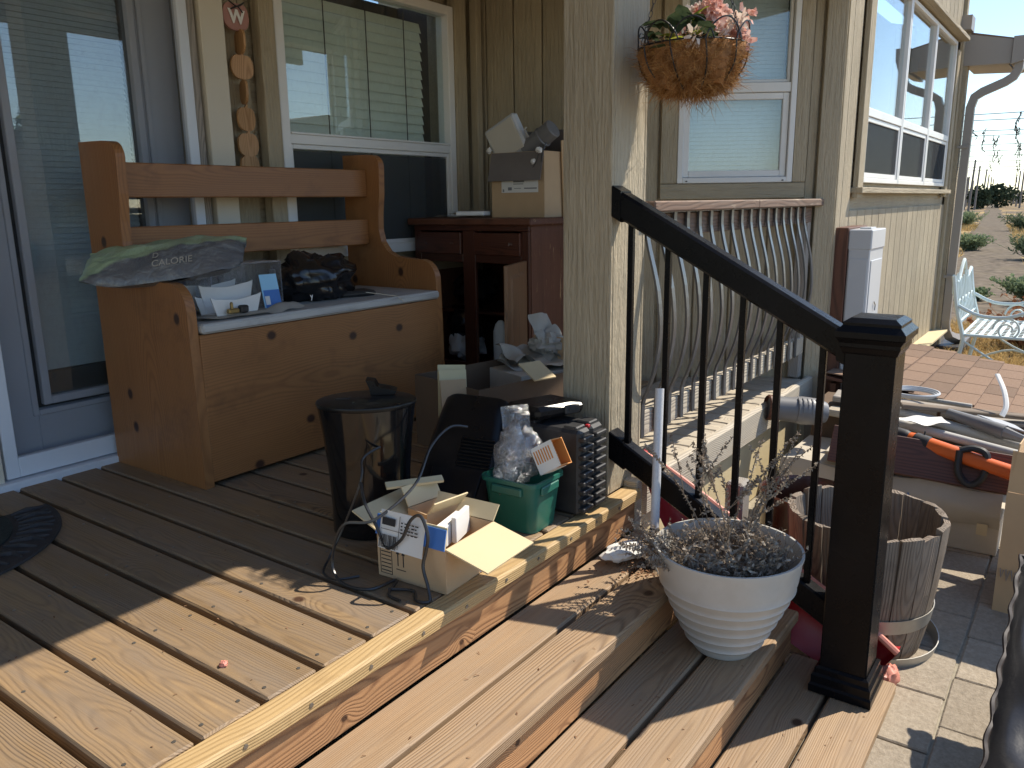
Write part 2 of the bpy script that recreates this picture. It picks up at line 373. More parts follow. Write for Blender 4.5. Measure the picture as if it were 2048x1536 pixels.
def screen_mat(nm, f):
    t = NT(nm); tr = t.n('BsdfTransparent', {0: (1, 1, 1, 1)}); d = t.n('BsdfDiffuse', {0: (.07, .075, .08, 1)})
    m = t.n('MixShader', {0: f}); t.t.links.new(tr.outputs[0], m.inputs[1]); t.t.links.new(d.outputs[0], m.inputs[2]); t.t.links.new(m.outputs[0], t.out.inputs[0]); return t.done()
M_screen = screen_mat('insect_screen', .58); M_screen2 = screen_mat('door_screen', .13)
def ground_mat():
    t = NT('dirt_ground'); tc = t.n('TexCoord'); v = tc.outputs['Object']
    n1 = t.noise(v, .35, 6, .6); n2 = t.noise(v, 9.0, 6, .7); n3 = t.noise(v, 60.0, 3, .7)
    c = t.ramp(n2, [(.3, (.10, .08, .062)), (.5, (.16, .132, .104)), (.72, (.22, .186, .147))])
    straw = t.ramp(n3, [(.3, (.30, .20, .09)), (.7, (.55, .40, .19))])
    # straw covers patches
    f = t.math('MULTIPLY', t.math('SUBTRACT', n1, .46, clamp=True), 7.0, clamp=True)
    c = t.mix(f, c, straw)
    h = t.math('ADD', n2, t.math('MULTIPLY', n3, .5))
    t.bsdf(c, .95, h, .8, .03, spec=.05); return t.done()
def paver_mat():
    t = NT('concrete_paver'); v, rnd, tc = t.coords(40)
    n = t.noise(v, 60, 6, .7); n2 = t.noise(v, 8, 4, .6)
    c = t.ramp(n, [(.25, (.20, .168, .125)), (.55, (.335, .285, .22)), (.8, (.46, .405, .325))])
    c = t.mix(t.math('MULTIPLY', n2, .5), c, (.28, .225, .165))
    tone = t.math('ADD', .86, t.math('MULTIPLY', rnd, .26)); c = t.mix(1.0, c, t.n('CombineColor', {0: tone, 1: tone, 2: tone}).outputs[0], 'MULTIPLY')
    t.bsdf(c, .92, t.math('ADD', n, t.math('MULTIPLY', n2, .6)), .85, .006); return t.done()
def shingle_mat():
    t = NT('asphalt_shingle'); v, rnd, tc = t.coords(40)
    n = t.noise(v, 260, 2, .8); n2 = t.noise(v, 9, 4, .6)
    c = t.ramp(n, [(.25, (.09, .055, .035)), (.5, (.195, .122, .080)), (.8, (.33, .24, .165))])
    c = t.mix(t.math('MULTIPLY', n2, .45), c, (.20, .13, .09))
    tone = t.math('ADD', .8, t.math('MULTIPLY', rnd, .4)); c = t.mix(1.0, c, t.n('CombineColor', {0: tone, 1: tone, 2: tone}).outputs[0], 'MULTIPLY')
    t.bsdf(c, .95, n, .6, .004); return t.done()
M_ground = ground_mat(); M_paver = paver_mat(); M_shingle = shingle_mat()
M_lane = plain('lane_dirt', (.150, .122, .092), .95, var=.45, vs=5, bump=1.0, bsc=14, dirt=(.20, .165, .11), dsc=2.2, damt=.7, spec=.05)
M_sand = plain('joint_sand', (.30, .265, .2), .95, var=.25, vs=30)
M_soil = plain('dark_soil', (.045, .033, .025), .95, var=.4, vs=30, bump=.9, bsc=50)
M_tin = plain('brown_gutter_metal', (.30, .275, .25), .45, var=.05, vs=3, dirt=(.24, .2, .16), damt=.2)
M_roof = plain('roof_board', (.30, .25, .19), .8, var=.1)
M_conc = plain('foundation_concrete', (.34, .31, .27), .9, var=.15, vs=9, bump=.4, bsc=40)
GZ = -.49
# ================================================================== THE SETTING
m = MB()
m.grid(lambda a, b: (-40+a*640, -160+b*330, GZ-.012), 8, 8)
g = m.build('ground', M_ground); g['kind'] = 'structure'
LA = R_(5.52)                                   # the lane leaves at this angle from X
LD = V(math.cos(LA), math.sin(LA), 0); LN = V(-math.sin(LA), math.cos(LA), 0)
LO = V(9.5, .82, 0)
def lane_pt(d, s, z=0): p = LO+LD*d+LN*s; return V(p.x, p.y, GZ+z)
m = MB()
def lanef(a, b):
    d = 1.0+a*a*420; s = (b-.5)*2*(.72+.10*math.sin(d*.7)+.08*math.sin(d*.23))
    p = lane_pt(d, s); p.z = GZ-.006+.02*math.sin(d*2.1+b*3)*math.exp(-d/60)*0; return p
m.grid(lanef, 60, 6)
l = m.build('dirt_lane', M_lane); l['kind'] = 'structure'

patio = thing('patio', (2.6, .2, GZ), '', '', kind='structure')
m = MB(); m.box((2.6, -.2, GZ-.014), (5.2, 3.0, .012)); m.build('joint_sand', M_sand, patio)
pm = None; pv_x, pv_y = .300, .204
for j in range(-5, 6):
    for i in range(-5, 9):
        cx = 2.82+pv_x*i+(.15 if j % 2 else 0)-.15+random.uniform(-.004, .004); cy = .214+pv_y*(j+.5)+random.uniform(-.003, .003)
        if cx > 5.1 or cx < 1.3 or cy > 1.25: continue
        if cx < 2.3 and cy > .45: continue
        Mw = T(cx, cy, GZ-.022) @ RZ(random.uniform(-.012, .012)) @ RX(random.uniform(-.006, .006))
        if pm is None:
            b = MB(); b.box((0, 0, 0), (pv_x-.006, pv_y-.006, .044), .004, Mw); pm = b.build('paver', M_paver, patio, M=Mw)
        else: inst(pm, Mw, patio)

# ================================================================== HOUSE
house = thing('house', (4.0, 3.3, GZ), 'tan siding house with porch alcove, white framed windows and glazed door', 'house')
YB, XD, YF = 3.2, 4.05, 1.23
BA = R_(-57); BU = V(math.cos(BA), math.sin(BA), 0); BN = V(-BU.y, BU.x, 0)*-1   # bay wall: along, outward normal
BC = V(4.72, YF, 0)
def bay(s, z, o=0.0): p = BC+BU*s+BN*o; return V(p.x, p.y, z)
# --- wall cores
m = MB()
for (x0, x1, z0, z1) in ((-3.0, 1.15, -.3, 2.4), (1.15, 2.14, 2.25, 2.4), (2.14, 2.56, -.3, 2.4), (2.56, 3.81, 2.08, 2.4), (2.56, 3.81, -.3, .74), (3.81, 4.3, -.3, 2.4)):
    m.box(((x0+x1)/2, YB+.08, (z0+z1)/2), (x1-x0, .12, z1-z0))
m.box((XD+.1, 2.75, 1.05), (.16, 1.05, 2.7))
m.build('wall', M_siding, house)
m = MB()
Mb = frame(bay(-.5, 0), BU, (0, 0, 1))
for (s0, s1, z0, z1) in ((-1.25, -.83, -.49, 2.5), (-.25, -.02, -.49, 2.5), (-.83, -.25, -.49, 1.1), (-.83, -.25, 2.3, 2.5)):
    c = bay((s0+s1)/2, (z0+z1)/2, -.06); Mx = frame(c, BU, (0, 0, 1)); m.box((0, 0, 0), (s1-s0, z1-z0, .1), 0, Mx)
m.build('wall', M_siding, house)
m = MB()
for (x0, x1, z0, z1) in ((4.74, 5.30, -.40, 2.9), (8.42, 8.74, -.40, 2.9), (5.30, 8.42, -.40, 1.09), (5.30, 8.42, 2.34, 2.9)):
    m.box(((x0+x1)/2, YF+.10, (z0+z1)/2), (x1-x0, .16, z1-z0))
m.build('wall', M_siding, house)
m = MB(); m.box((8.82, 2.2, 1.0), (.13, 2.06, 2.9)); m.box((6.6, 3.2, 1.9), (4.2, 2.4, 1.9)); m.build('wall', M_siding, house)
# --- siding boards (grain vertical)
def sid_board(c, W, H, nrm, Th=.016):
    n = Vector(nrm); ex = V(0, 0, 1); ey = n.cross(ex)
    M = frame(c, ex, ey); b = MB(); b.box((0, 0, 0), (H, W, Th), .004, M); return b.build('siding_board', M_siding, house, M=M)
def sid_run(a, b, z0, z1, nrm, off, pitch=.2, hor='x', start=None):
    x = a
    while x < b-.01:
        w = min(pitch, b-x); c0 = x+w/2
        c = (c0, off, (z0+z1)/2) if hor == 'x' else (off, c0, (z0+z1)/2) if hor == 'y' else bay(c0, (z0+z1)/2, off)
        sid_board(c, w-.009, z1-z0, nrm); x += w
sid_run(-.4, 1.1, -.02, 2.3, (0, -1, 0), YB+.010)
sid_run(2.30, 2.44, .0, 2.3, (0, -1, 0), YB+.010)
sid_run(3.93, 4.045, .0, 2.3, (0, -1, 0), YB+.010)
sid_run(2.295, 3.16, -.02, 2.32, (-1, 0, 0), XD+.008, hor='y')
sid_run(-1.15, -.95, -.30, 2.3, BN, .0, hor='b'); sid_run(-.155, -.10, -.30, 2.4, BN, .0, hor='b')
sid_run(-.94, -.16, -.30, .985, BN, .0, hor='b')
for i in range(20):
    x = 4.84+.2*i
    if x > 8.68: break
    if x+.1 < 5.16: sid_board((x, YF+.010, 1.14), .191, 3.0, (0, -1, 0))
    else: sid_board((x, YF+.010, .285), .191, 1.29, (0, -1, 0)); sid_board((x, YF+.010, 2.67), .191, .46, (0, -1, 0))
# --- trims
def trim(c, L, W, Th, ax, mat=None, name='trim_board', ch=.003): return board(name, mat or M_trim, house, c, L, W, Th, ax, ch)
VZX = ((0, 0, 1), (1, 0, 0)); VZY = ((0, 0, 1), (0, 1, 0))
trim((2.125, 3.175, 1.1), 2.3, .035, .05, VZX, M_gray)
trim((2.212, 3.165, 1.1), 2.3, .115, .07, VZX, M_cream)
trim((2.285, 3.180, 1.1), 2.3, .024, .03, VZX)
trim((2.500, 3.168, 1.1), 2.3, .085, .06, VZX)
trim((3.872, 3.168, 1.1), 2.3, .10, .06, VZX)
trim((3.19, 3.168, 2.17), 1.26, .14, .055, 'x'); trim((3.19, 3.160, .66), 1.26, .12, .07, 'x')
trim((1.13, 3.175, 1.1), 2.3, .09, .06, VZX, M_cream)
trim((1.62, 3.172, 2.30), 1.1, .10, .06, 'x', M_cream)
trim((3.985, 3.12, 1.1), 2.3, .05, .05, VZY)
def btrim(s0, s1, z0, z1, o=.012, th=.03, vertical=True):
    c = bay((s0+s1)/2, (z0+z1)/2, o); W, H = s1-s0, z1-z0
    M = frame(c, (0, 0, 1), BU) if vertical else frame(c, BU, (0, 0, 1))
    b = MB(); b.box((0, 0, 0), (H, W, th) if vertical else (W, H, th), .003, M); return b.build('trim_board', M_trim, house, M=M)
btrim(-.943, -.853, 1.09, 2.3); btrim(-.228, -.157, 1.09, 2.3); btrim(-.943, -.157, 1.005, 1.087, vertical=False)
btrim(-.096, .012, -.49, 2.5, o=.016, th=.034)
trim((4.775, YF-.012, 1.2), 3.2, .10, .03, VZX)
trim((5.235, YF-.014, 1.63), 1.26, .13, .03, VZX); trim((8.48, YF-.014, 1.63), 1.26, .12, .03, VZX)
trim((6.86, YF-.016, 1.045), 3.40, .085, .034, 'x'); trim((6.86, YF-.016, 2.36), 3.40, .14, .034, 'x')
trim((6.75, YF-.008, -.27), 4.0, .24, .022, 'x', M_ply)
trim((8.70, YF-.012, 1.2), 3.2, .09, .03, VZX)
# foundation
m = MB(); m.box((6.75, YF+.1, -.44), (3.9, .1, .12)); m.build('foundation', M_conc, house)

# --- windows
def slab_frame(b, x0, x1, z0, z1, y0, y1, w, wb=None, wt=None, ch=.003):
    wb = wb or w; wt = wt or w; yc, d = (y0+y1)/2, abs(y1-y0)
    b.box((x0+w/2, yc, (z0+z1)/2), (w, d, z1-z0), ch); b.box((x1-w/2, yc, (z0+z1)/2), (w, d, z1-z0), ch)
    b.box(((x0+x1)/2, yc, z0+wb/2), (x1-x0-2*w, d, wb), ch); b.box(((x0+x1)/2, yc, z1-wt/2), (x1-x0-2*w, d, wt), ch)
def place(b, M): b.v = [M @ p for p in b.v]; return b
def blind(parent, name, x0, x1, z0, z1, y, mat, M, pitch=.024, tilt=62):
    b = MB(); n = int((z1-z0)/pitch)
    for i in range(n):
        b.box((0, 0, 0), (x1-x0, pitch*1.12, .0012), 0, T((x0+x1)/2, y, z0+pitch*(i+.5)) @ RX(R_(tilt+random.uniform(-2, 2))))
    place(b, M); o = b.build(name, mat, parent); return o
# big window of the porch (vertical sliding)
I4 = Matrix()
w1 = part_empty('window', house, T(3.19, YB, 1.3))
b = MB(); slab_frame(b, 2.552, 3.820, .74, 2.09, 3.150, 3.24, .05); b.box((3.186, 3.185, 1.308), (1.17, .06, .046), .003); b.box((3.186, 3.155, 1.335), (1.17, .02, .010), .002)
b.build('frame', M_white, w1)
b = MB(); slab_frame(b, 2.60, 3.772, .79, 1.285, 3.165, 3.19, .022); b.build('sash', M_white, w1)
b = MB(); b.box((3.186, 3.197, 1.685), (1.168, .004, .708)); b.build('pane', M_glassd, w1)
b = MB(); b.box((3.186, 3.205, 1.03), (1.15, .004, .49)); b.build('pane', M_glass, w1)
b = MB(); b.box((3.186, 3.176, 1.03), (1.125, .0015, .455)); b.build('insect_screen', M_screen, w1)
blind(w1, 'blind', 2.615, 3.70, .80, 2.03, 3.30, M_blind, I4, pitch=.05, tilt=74)
b = MB()
for x in (2.66, 2.95, 3.24, 3.53): b.box((x, 3.268, 1.42), (.005, .003, 1.24))
b.build('blind_cord', M_darkgap, w1)
b = MB(); b.box((3.186, 3.62, 1.4), (1.4, .02, 1.5)); b.box((2.5, 3.45, 1.4), (.02, .36, 1.5)); b.box((3.86, 3.45, 1.4), (.02, .36, 1.5)); b.build('room_lining', M_inside, w1)
# double window in the angled bay wall ; local frame x=s, y=-outward, z
BM = Matrix(((BU.x, -BN.x, 0, BC.x), (BU.y, -BN.y, 0, BC.y), (0, 0, 1, 0), (0, 0, 0, 1)))
w2 = part_empty('window', house, BM @ T(-.54, 0, 1.6))
b = MB(); slab_frame(b, -.852, -.230, 1.09, 2.3, -.03, .05, .030); b.box((-.541, .005, 1.585), (.562, .055, .05), .003); place(b, BM).build('frame', M_white, w2)
b = MB(); slab_frame(b, -.822, -.262, 1.122, 1.558, -.012, .02, .034); place(b, BM).build('sash', M_white, w2)
b = MB(); slab_frame(b, -.822, -.262, 1.612, 2.27, .0, .03, .016); place(b, BM).build('sash', M_white, w2)
b = MB(); b.box((-.541, .004, 1.34), (.49, .004, .37)); place(b, BM).build('pane', M_glass, w2)
b = MB(); b.box((-.541, .016, 1.94), (.528, .004, .626)); place(b, BM).build('pane', M_glass, w2)
blind(w2, 'blind', -.815, -.27, 1.10, 2.28, .085, M_blindw, BM, pitch=.022, tilt=70)
b = MB(); b.box((-.54, .30, 1.7), (.8, .02, 1.3)); place(b, BM).build('room_lining', M_inside, w2)
b = MB()
for s in (-.80, -.28): b.box((s, -.0335, 1.101), (.010, .003, .006))
place(b, BM).build('weep_hole', M_darkgap, w2)
# three windows in the sunlit front wall
for k, (x0, x1) in enumerate(((5.33, 6.36), (6.37, 7.38), (7.39, 8.41))):
    w = part_empty('window', house, T((x0+x1)/2, YF, 1.6))
    b = MB(); slab_frame(b, x0, x1, 1.092, 2.325, YF-.016, YF+.03, .030); b.box(((x0+x1)/2, YF+.0, 1.505), (x1-x0-.06, .03, .050), .003); b.build('frame', M_white, w)
    b = MB(); slab_frame(b, x0+.032, x1-.032, 1.124, 1.478, YF-.008, YF+.018, .028); b.build('sash', M_white, w)
    b = MB(); b.box(((x0+x1)/2, YF+.012, 1.905), (x1-x0-.062, .004, .765)); b.build('pane', M_glass, w)
    b = MB(); b.box(((x0+x1)/2, YF+.008, 1.307), (x1-x0-.118, .004, .30)); b.build('pane', M_glass, w)
    b = MB(); b.box(((x0+x1)/2, YF-.002, 1.307), (x1-x0-.122, .0015, .298)); b.build('insect_screen', M_screen, w)
    b = MB(); b.box(((x0+x1)/2, YF+.30, 1.7), (x1-x0, .02, 1.25)); b.build('room_lining', M_inside, w)
# --- door: storm door in front of a glazed grey door
dr = part_empty('door', house, T(1.63, YB, .02))
b = MB(); slab_frame(b, 1.385, 1.925, .26, 2.03, 3.232, 3.262, .030); slab_frame(b, 1.345, 1.965, .22, 2.07, 3.243, 3.268, .022); b.build('glass_moulding', M_doorpaint, dr)
b = MB(); slab_frame(b, 1.20, 2.10, .03, 2.22, 3.252, 3.295, .165, wb=.21, wt=.17); b.build('door_leaf', M_doorpaint, dr)
b = MB(); b.box((1.655, 3.262, 1.145), (.49, .004, 1.72)); b.build('pane', M_glassdoor, dr)
blind(dr, 'blind', 1.42, 1.895, .38, 2.0, 3.31, M_blindw, I4, pitch=.021, tilt=66)
b = MB(); b.box((1.655, 3.29, .33), (.49, .02, .09)); b.box((1.655, 3.5, 1.1), (.9, .02, 2.2)); b.build('room_lining', M_inside, dr)
sd = part_empty('storm_door', house, T(1.63, YB-.04, .02))
b = MB(); slab_frame(b, 1.185, 2.108, .028, 2.235, 3.148, 3.185, .046, wb=.075); b.build('frame', M_alum, sd)
b = MB(); b.box((1.646, 3.166, 1.14), (.828, .0015, 2.07)); b.build('insect_screen', M_screen2, sd)
b = MB(); b.box((1.205, 3.135, .98), (.02, .03, .13), .004); b.box((1.222, 3.115, 1.02), (.014, .012, .075), .003); b.build('handle', M_black, sd)
b = MB(); b.box((1.65, 3.16, .004), (1.05, .10, .040), .004); b.build('threshold', M_alum, house)
# --- porch roof, beam, ceiling
rf = part_empty('roof', house, T(1.0, 2.0, 2.3))
b = MB(); b.box((.80, 2.22, 2.37), (7.6, 2.40, .04)); b.build('ceiling', M_cream, rf)
b = MB(); b.box((.80, 1.38, 2.25), (7.6, .17, .20)); b.build('beam', M_trim, rf)
b = MB(); b.box((.80, .992, 2.22), (7.64, .04, .235), .004); b.build('fascia', M_tin, rf)
b = MB(); b.add([(-3.1, .9, 2.36), (4.66, .9, 2.36), (4.66, 3.6, 3.2), (-3.1, 3.6, 3.2), (-3.1, .9, 2.41), (4.66, .9, 2.41), (4.66, 3.6, 3.25), (-3.1, 3.6, 3.25)], [(0, 3, 2, 1), (4, 5, 6, 7), (0, 1, 5, 4), (1, 2, 6, 5), (2, 3, 7, 6), (3, 0, 4, 7)]); b.build('roof_slope', M_shingle, rf)
b = MB(); b.box((6.75, 2.4, 3.0), (4.1, 2.45, .08)); b.build('roof_slope', M_shingle, rf)
# far eave with gutter and downspout
rf2 = part_empty('roof', house, T(10.5, 1.2, 2.3))
def slopebox(b, x0, x1, pts): b.prism(pts, x1-x0, frame(((x0+x1)/2, 0, 0), (0, 1, 0), (0, 0, 1)))
b = MB(); slopebox(b, 8.78, 9.5, [(.80, 2.28), (.80, 2.36), (1.5, 2.53), (3.2, 2.95), (3.2, 2.75), (1.5, 2.44)]); b.build('roof_slope', M_shingle, rf2)
b = MB(); slopebox(b, 8.745, 8.79, [(.83, 2.15), (.83, 2.35), (1.23, 2.44), (1.7, 2.55), (1.7, 2.19), (1.16, 2.16)]); b.build('rake_board', M_tin, rf2)
b = MB(); slopebox(b, 8.80, 9.45, [(.85, 2.15), (.85, 2.20), (1.2, 2.22), (1.2, 2.17)]); b.build('soffit', M_tin, rf2)
b = MB(); b.box((8.70, 1.20, 2.51), (.2, .10, .12)); b.build('roof_corner', M_tin, rf2)
b = MB(); slopebox(b, 8.72, 9.5, [(.825, 2.14), (.825, 2.37), (.70, 2.37), (.705, 2.26), (.735, 2.16)]); b.build('gutter', M_tin, rf2)
ds = part_empty('downspout', house, T(8.8, 1.15, 0))
b = MB(); b.tube([(8.80, .765, 2.20), (8.80, .77, 2.10), (8.80, .80, 2.04), (8.80, .86, 2.00), (8.80, 1.03, 1.93), (8.80, 1.09, 1.89), (8.80, 1.115, 1.80), (8.80, 1.12, 1.0), (8.80, 1.13, -.18), (8.815, 1.125, -.26), (8.85, 1.10, -.33), (8.93, 1.06, -.365), (9.05, 1.00, -.385)], .050, 4); b.build('pipe', M_tin, ds, smooth=False)
b = MB()
for z in (1.45, .25): b.box((8.80, 1.14, z), (.105, .09, .022))
b.build('strap', M_tin, ds)

# ================================================================== far shed-like house that only the panes mirror
nb = thing('neighbour_house', (26.9, -24, GZ), 'distant gabled house mirrored in the porch window panes', 'house')
b = MB(); b.box((26.9, -27, 2.0), (9, 6, 5.0)); b.build('wall', M_siding, nb)
b = MB(); b.prism([(-5.2, 4.15), (0, 5.1), (5.2, 4.15), (5.2, 3.95), (-5.2, 3.95)], 7, frame((26.9, -27, 0), (1, 0, 0), (0, 0, 1))); b.build('roof', M_shingle, nb)

# ================================================================== DECK
deck = thing('porch_deck', (1.5, 2.2, 0), 'brown weathered wooden porch deck under the bench and boxes', 'deck')
gx = .742-.1513*8
i = 0
while gx < 4.0:
    w = .1513-.0165+random.uniform(-.002, .002)
    y0 = (1.292 if gx < 2.52 else 1.965)+random.uniform(0, .002); y1 = 3.165
    board('plank', M_deck, deck, (gx+.0757, (y0+y1)/2, -.019+random.uniform(-.0012, .0)), y1-y0, w, .038, 'y', .0045, jit=.0006)
    gx += .1513
board('border_board', M_border, deck, (-.02, 1.257, -.0215), 4.98, .066, .043, 'x', .007)
b = MB(); b.box((1.45, 2.25, -.075), (5.4, 1.9, .02)); b.build('underlay', M_brown, deck)
b = MB()
for gx2 in [.742+.1513*(k-4)+.0757 for k in range(14)]:
    for dy in (1.335, 1.74, 2.15, 2.56):
        for dx in (-.045, .045): b.lathe([(.0045, 0), (.0045, .0012)], 8, T(gx2+dx, dy+random.uniform(-.01, .01), -.0005))
M_screw = plain('screw_head', (.28, .26, .23), .4, metal=.8)
b.build('screw', M_screw, deck, kind='stuff')
b = MB(); xs = -.2
while xs < 2.4:
    b.lathe([(.0055, 0), (.0055, .002), (.003, .0024)], 10, T(xs, 1.2245, -.02+random.uniform(-.004, .004)) @ RX(R_(90))); xs += random.uniform(.15, .19)
b.build('screw', M_screw, deck, kind='stuff')
# part of the deck that runs on behind the curved railing
k = 0; x = 2.62
while x < 4.60:
    board('plank', M_gray2, deck, (x+.066, 1.62, -.022), .66, .128, .036, 'y', .004, jit=.002); x += .142
board('border_board', M_gray2, deck, (3.60, 1.262, -.065), 2.12, .040, .150, 'x', .012)
b = MB(); b.box((3.64, 1.292, -.31), (2.1, .014, .36)); b.build('skirt_panel', M_ply, deck)
board('skirt_batten', M_ply, deck, (4.60, 1.276, -.31), .36, .09, .016, VZX)
board('support_board', M_gray2, deck, (2.475, 1.262, -.07), .045, .055, .19, 'x', .004)

# ================================================================== STAIRS
stairs = thing('stairs', (1.0, .8, GZ), 'three wide wooden porch steps with gapped tread boards', 'stairs')
XL, XR = -1.8, 2.462
L = XR-XL; XC = (XL+XR)/2
for (yf, yb, z) in ((.933, 1.237, -.15), (.648, .950, -.30), (.345, .662, -.45)):
    W = (yb-yf-.014)/2
    board('tread_board', M_step, stairs, (XC, yf+W/2, z-.019), L, W, .038, 'x', .006)
    board('tread_board', M_step, stairs, (XC-.002, yb-W/2, z-.019-.001), L, W, .038, 'x', .006)
for (y, z0, z1) in ((1.252, -.152, -.045), (.962, -.302, -.190), (.676, -.452, -.340)):
    board('riser_board', M_riser, stairs, (XC+.001, y, (z0+z1)/2), L-.02, z1-z0, .020, ((1, 0, 0), (0, 0, 1)), .002)
b = MB(); b.prism([(1.24, -.20), (.97, -.20), (.97, -.345), (.68, -.345), (.68, -.487), (1.24, -.487)], .035, frame((XR-.03, 0, 0), (0, 1, 0), (0, 0, 1))); b.build('stringer', M_riser, stairs)
b = MB(); b.box((XC, .36, -.4895), (L-.04, .03, .0)); 

# ================================================================== PORCH POST
post = thing('porch_post', (2.457, 1.38, 0), 'thick square tan boxed porch post beside the steps', 'post')
for (c, W, ax) in (((2.344, 1.380, 1.1), .184, VZY), ((2.570, 1.380, 1.1), .184, VZY)):
    board('casing_board', M_siding, post, c, 2.2, W, .016, ax, .003)
for (c, W, ax) in (((2.457, 1.296, 1.1), .209, VZX), ((2.457, 1.464, 1.1), .209, VZX)):
    board('casing_board', M_siding, post, c, 2.2, W, .016, ax, .003)

# ================================================================== STAIR RAILING (black)
rail = thing('stair_railing', (2.36, .9, -.45), 'black metal stair railing sloping from porch post to square newel', 'railing')
SL = (1.044-.645)/(1.288-.56)
def zt(y): return 1.044-(1.288-y)*SL
def sloped(b, y0, y1, z0, h, x0, x1, ch=.008, S=None):
    s_ = SL if S is None else S; z1 = z0-(y0-y1)*s_; c = ch
    for_x = [(x0, h-c*0, 0), ]
    rings = []
    for (y, z) in ((y0, z0), (y1, z1)): rings += [(x0+c, y, z), (x1-c, y, z), (x1, y, z-c), (x1, y, z-h+c), (x1-c, y, z-h), (x0+c, y, z-h), (x0, y, z-h+c), (x0, y, z-c)]
    b.add(rings, [(7, 6, 5, 4, 3, 2, 1, 0), tuple(range(8, 16))]+[(k, (k+1) % 8, 8+(k+1) % 8, 8+k) for k in range(8)])
b = MB(); sloped(b, 1.284, .530, 1.044, .088, 2.337, 2.405, .009); b.build('top_rail', M_black, rail)
b = MB(); sloped(b, 1.284, .530, .225, .088, 2.343, 2.400, .006); b.build('bottom_rail', M_black, rail)
b = MB(); sloped(b, 1.287, 1.255, 1.049, .098, 2.334, 2.408, .004); b.build('rail_bracket', M_black, rail)
b = MB(); sloped(b, 1.287, 1.232, .231, .098, 2.338, 2.405, .004); b.build('rail_bracket', M_black, rail)
b = MB(); sloped(b, .565, .532, zt(.565)+.005, .098, 2.334, 2.408, .004); b.build('rail_bracket', M_black, rail)
for y in (1.232, 1.100, .970, .850, .735, .608):
    z1 = zt(y)-.07; z0 = .225-(1.285-y)*SL-.01
    b = MB(); b.box((2.371, y, (z0+z1)/2), (.019, .019, z1-z0), .002); b.build('baluster', M_black, rail)
nx, ny = 2.357, .468
b = MB(); b.box((nx, ny, .085), (.132, .132, 1.07), .004); np_ = b.build('newel_post', M_black, rail)
b = MB(); b.lathe([(.1, -.449), (.125, -.447), (.125, -.425), (.118, -.418), (.118, -.395), (.108, -.388), (.108, -.372), (.0955, -.366)], 4, T(nx, ny, 0) @ RZ(R_(45)), cap0=False, cap1=False); b.build('base_trim', M_black, np_)
b = MB(); b.lathe([(.0955, .585), (.100, .590), (.106, .602), (.109, .606), (.109, .616), (.120, .628), (.126, .632), (.126, .648), (.104, .664), (.104, .672), (.080, .684), (.0, .686)], 4, T(nx, ny, 0) @ RZ(R_(45)), cap0=False, cap1=False); b.build('post_cap', M_black, np_)

# ================================================================== CURVED BALUSTER RAILING
cr_ = thing('porch_railing', (3.6, 1.3, 0), 'wooden porch railing with belly curved metal balusters', 'railing')
board('cap_rail', M_redrail, cr_, (3.625, 1.300, .980), 2.085, .095, .038, 'x', .005)
board('upper_rail', M_redrail, cr_, (3.61, 1.322, .913), 2.04, .085, .036, ((1, 0, 0), (0, 0, 1)), .004)
board('lower_rail', M_gray2, cr_, (3.61, 1.322, .188), 2.04, .098, .038, ((1, 0, 0), (0, 0, 1)), .004)
bprof = [(1.293, .958), (1.293, .90), (1.280, .835), (1.262, .77), (1.243, .69), (1.232, .60), (1.230, .54), (1.236, .47), (1.252, .39), (1.276, .32), (1.293, .27), (1.293, .145)]
def bez(pts, n=3):
    o = []
    for i in range(len(pts)-1):
        p0 = pts[max(i-1, 0)]; p1 = pts[i]; p2 = pts[i+1]; p3 = pts[min(i+2, len(pts)-1)]
        for k in range(n):
            t = k/n; o.append(tuple(.5*(2*b_+(c_-a_)*t+(2*a_-5*b_+4*c_-d_)*t*t+(3*b_-a_-3*c_+d_)*t**3) for a_, b_, c_, d_ in zip(p0, p1, p2, p3)))
    o.append(tuple(pts[-1])); return o
bp = bez(bprof, 2); bal0 = None
for k in range(17):
    x = 2.60+.1155*k
    if x > 4.56: break
    Mw = T(x, 1.29, .5)
    if bal0 is None:
        b = MB(); hw, ht = .0125, .004; vs = []; fs = []
        for (y, z) in bp: vs += [(x-hw, y-ht, z), (x+hw, y-ht, z), (x+hw, y+ht, z), (x-hw, y+ht, z)]
        for i in range(len(bp)-1):
            for q in range(4): fs.append((i*4+q, i*4+(q+1) % 4, i*4+4+(q+1) % 4, i*4+4+q))
        fs += [(3, 2, 1, 0), tuple(len(vs)-4+q for q in range(4))]
        b.add(vs, fs); bal0 = b.build('baluster', M_iron, cr_, M=Mw)
    else: inst(bal0, Mw, cr_)
# pier at the far end of that railing
b = MB(); b.box((4.70, 1.268, .46), (.06, .04, 1.0), .004)
board('end_post', M_gray, cr_, (4.60, 1.335, .48), .95, .06, .06, VZX)

# ================================================================== WOODEN BENCH
bench = thing('storage_bench', (2.25, 2.8, 0), 'long orange pine storage bench with knots and grey seat', 'bench')
def arc(cx, cy, r, a0, a1, n=8): return [(cx+r*math.cos(R_(a0+(a1-a0)*i/n)), cy+r*math.sin(R_(a0+(a1-a0)*i/n))) for i in range(n+1)]
sidep = [(3.115, 0.0), (3.115, 1.238)] + [(2.955, 1.236)] + arc(2.925, 1.176, .058, 85, 180, 7) + [(2.872, 1.05), (2.885, .95), (2.888, .88)] + [(2.872, .82), (2.835, .775), (2.785, .752), (2.72, .745)] + [(2.67, .742)] + arc(2.622, .645, .096, 75, 180, 9) + [(2.522, .45), (2.519, .2), (2.517, 0.0)]
for x in (1.598, 2.902):
    M = frame((x, 2.8, .5), (0, 0, 1), (0, 1, 0))
    b = MB(); b.prism([(p[1]-.5, p[0]-2.8) for p in sidep], .036, M); b.build('side_panel', M_pine, bench, M=M)
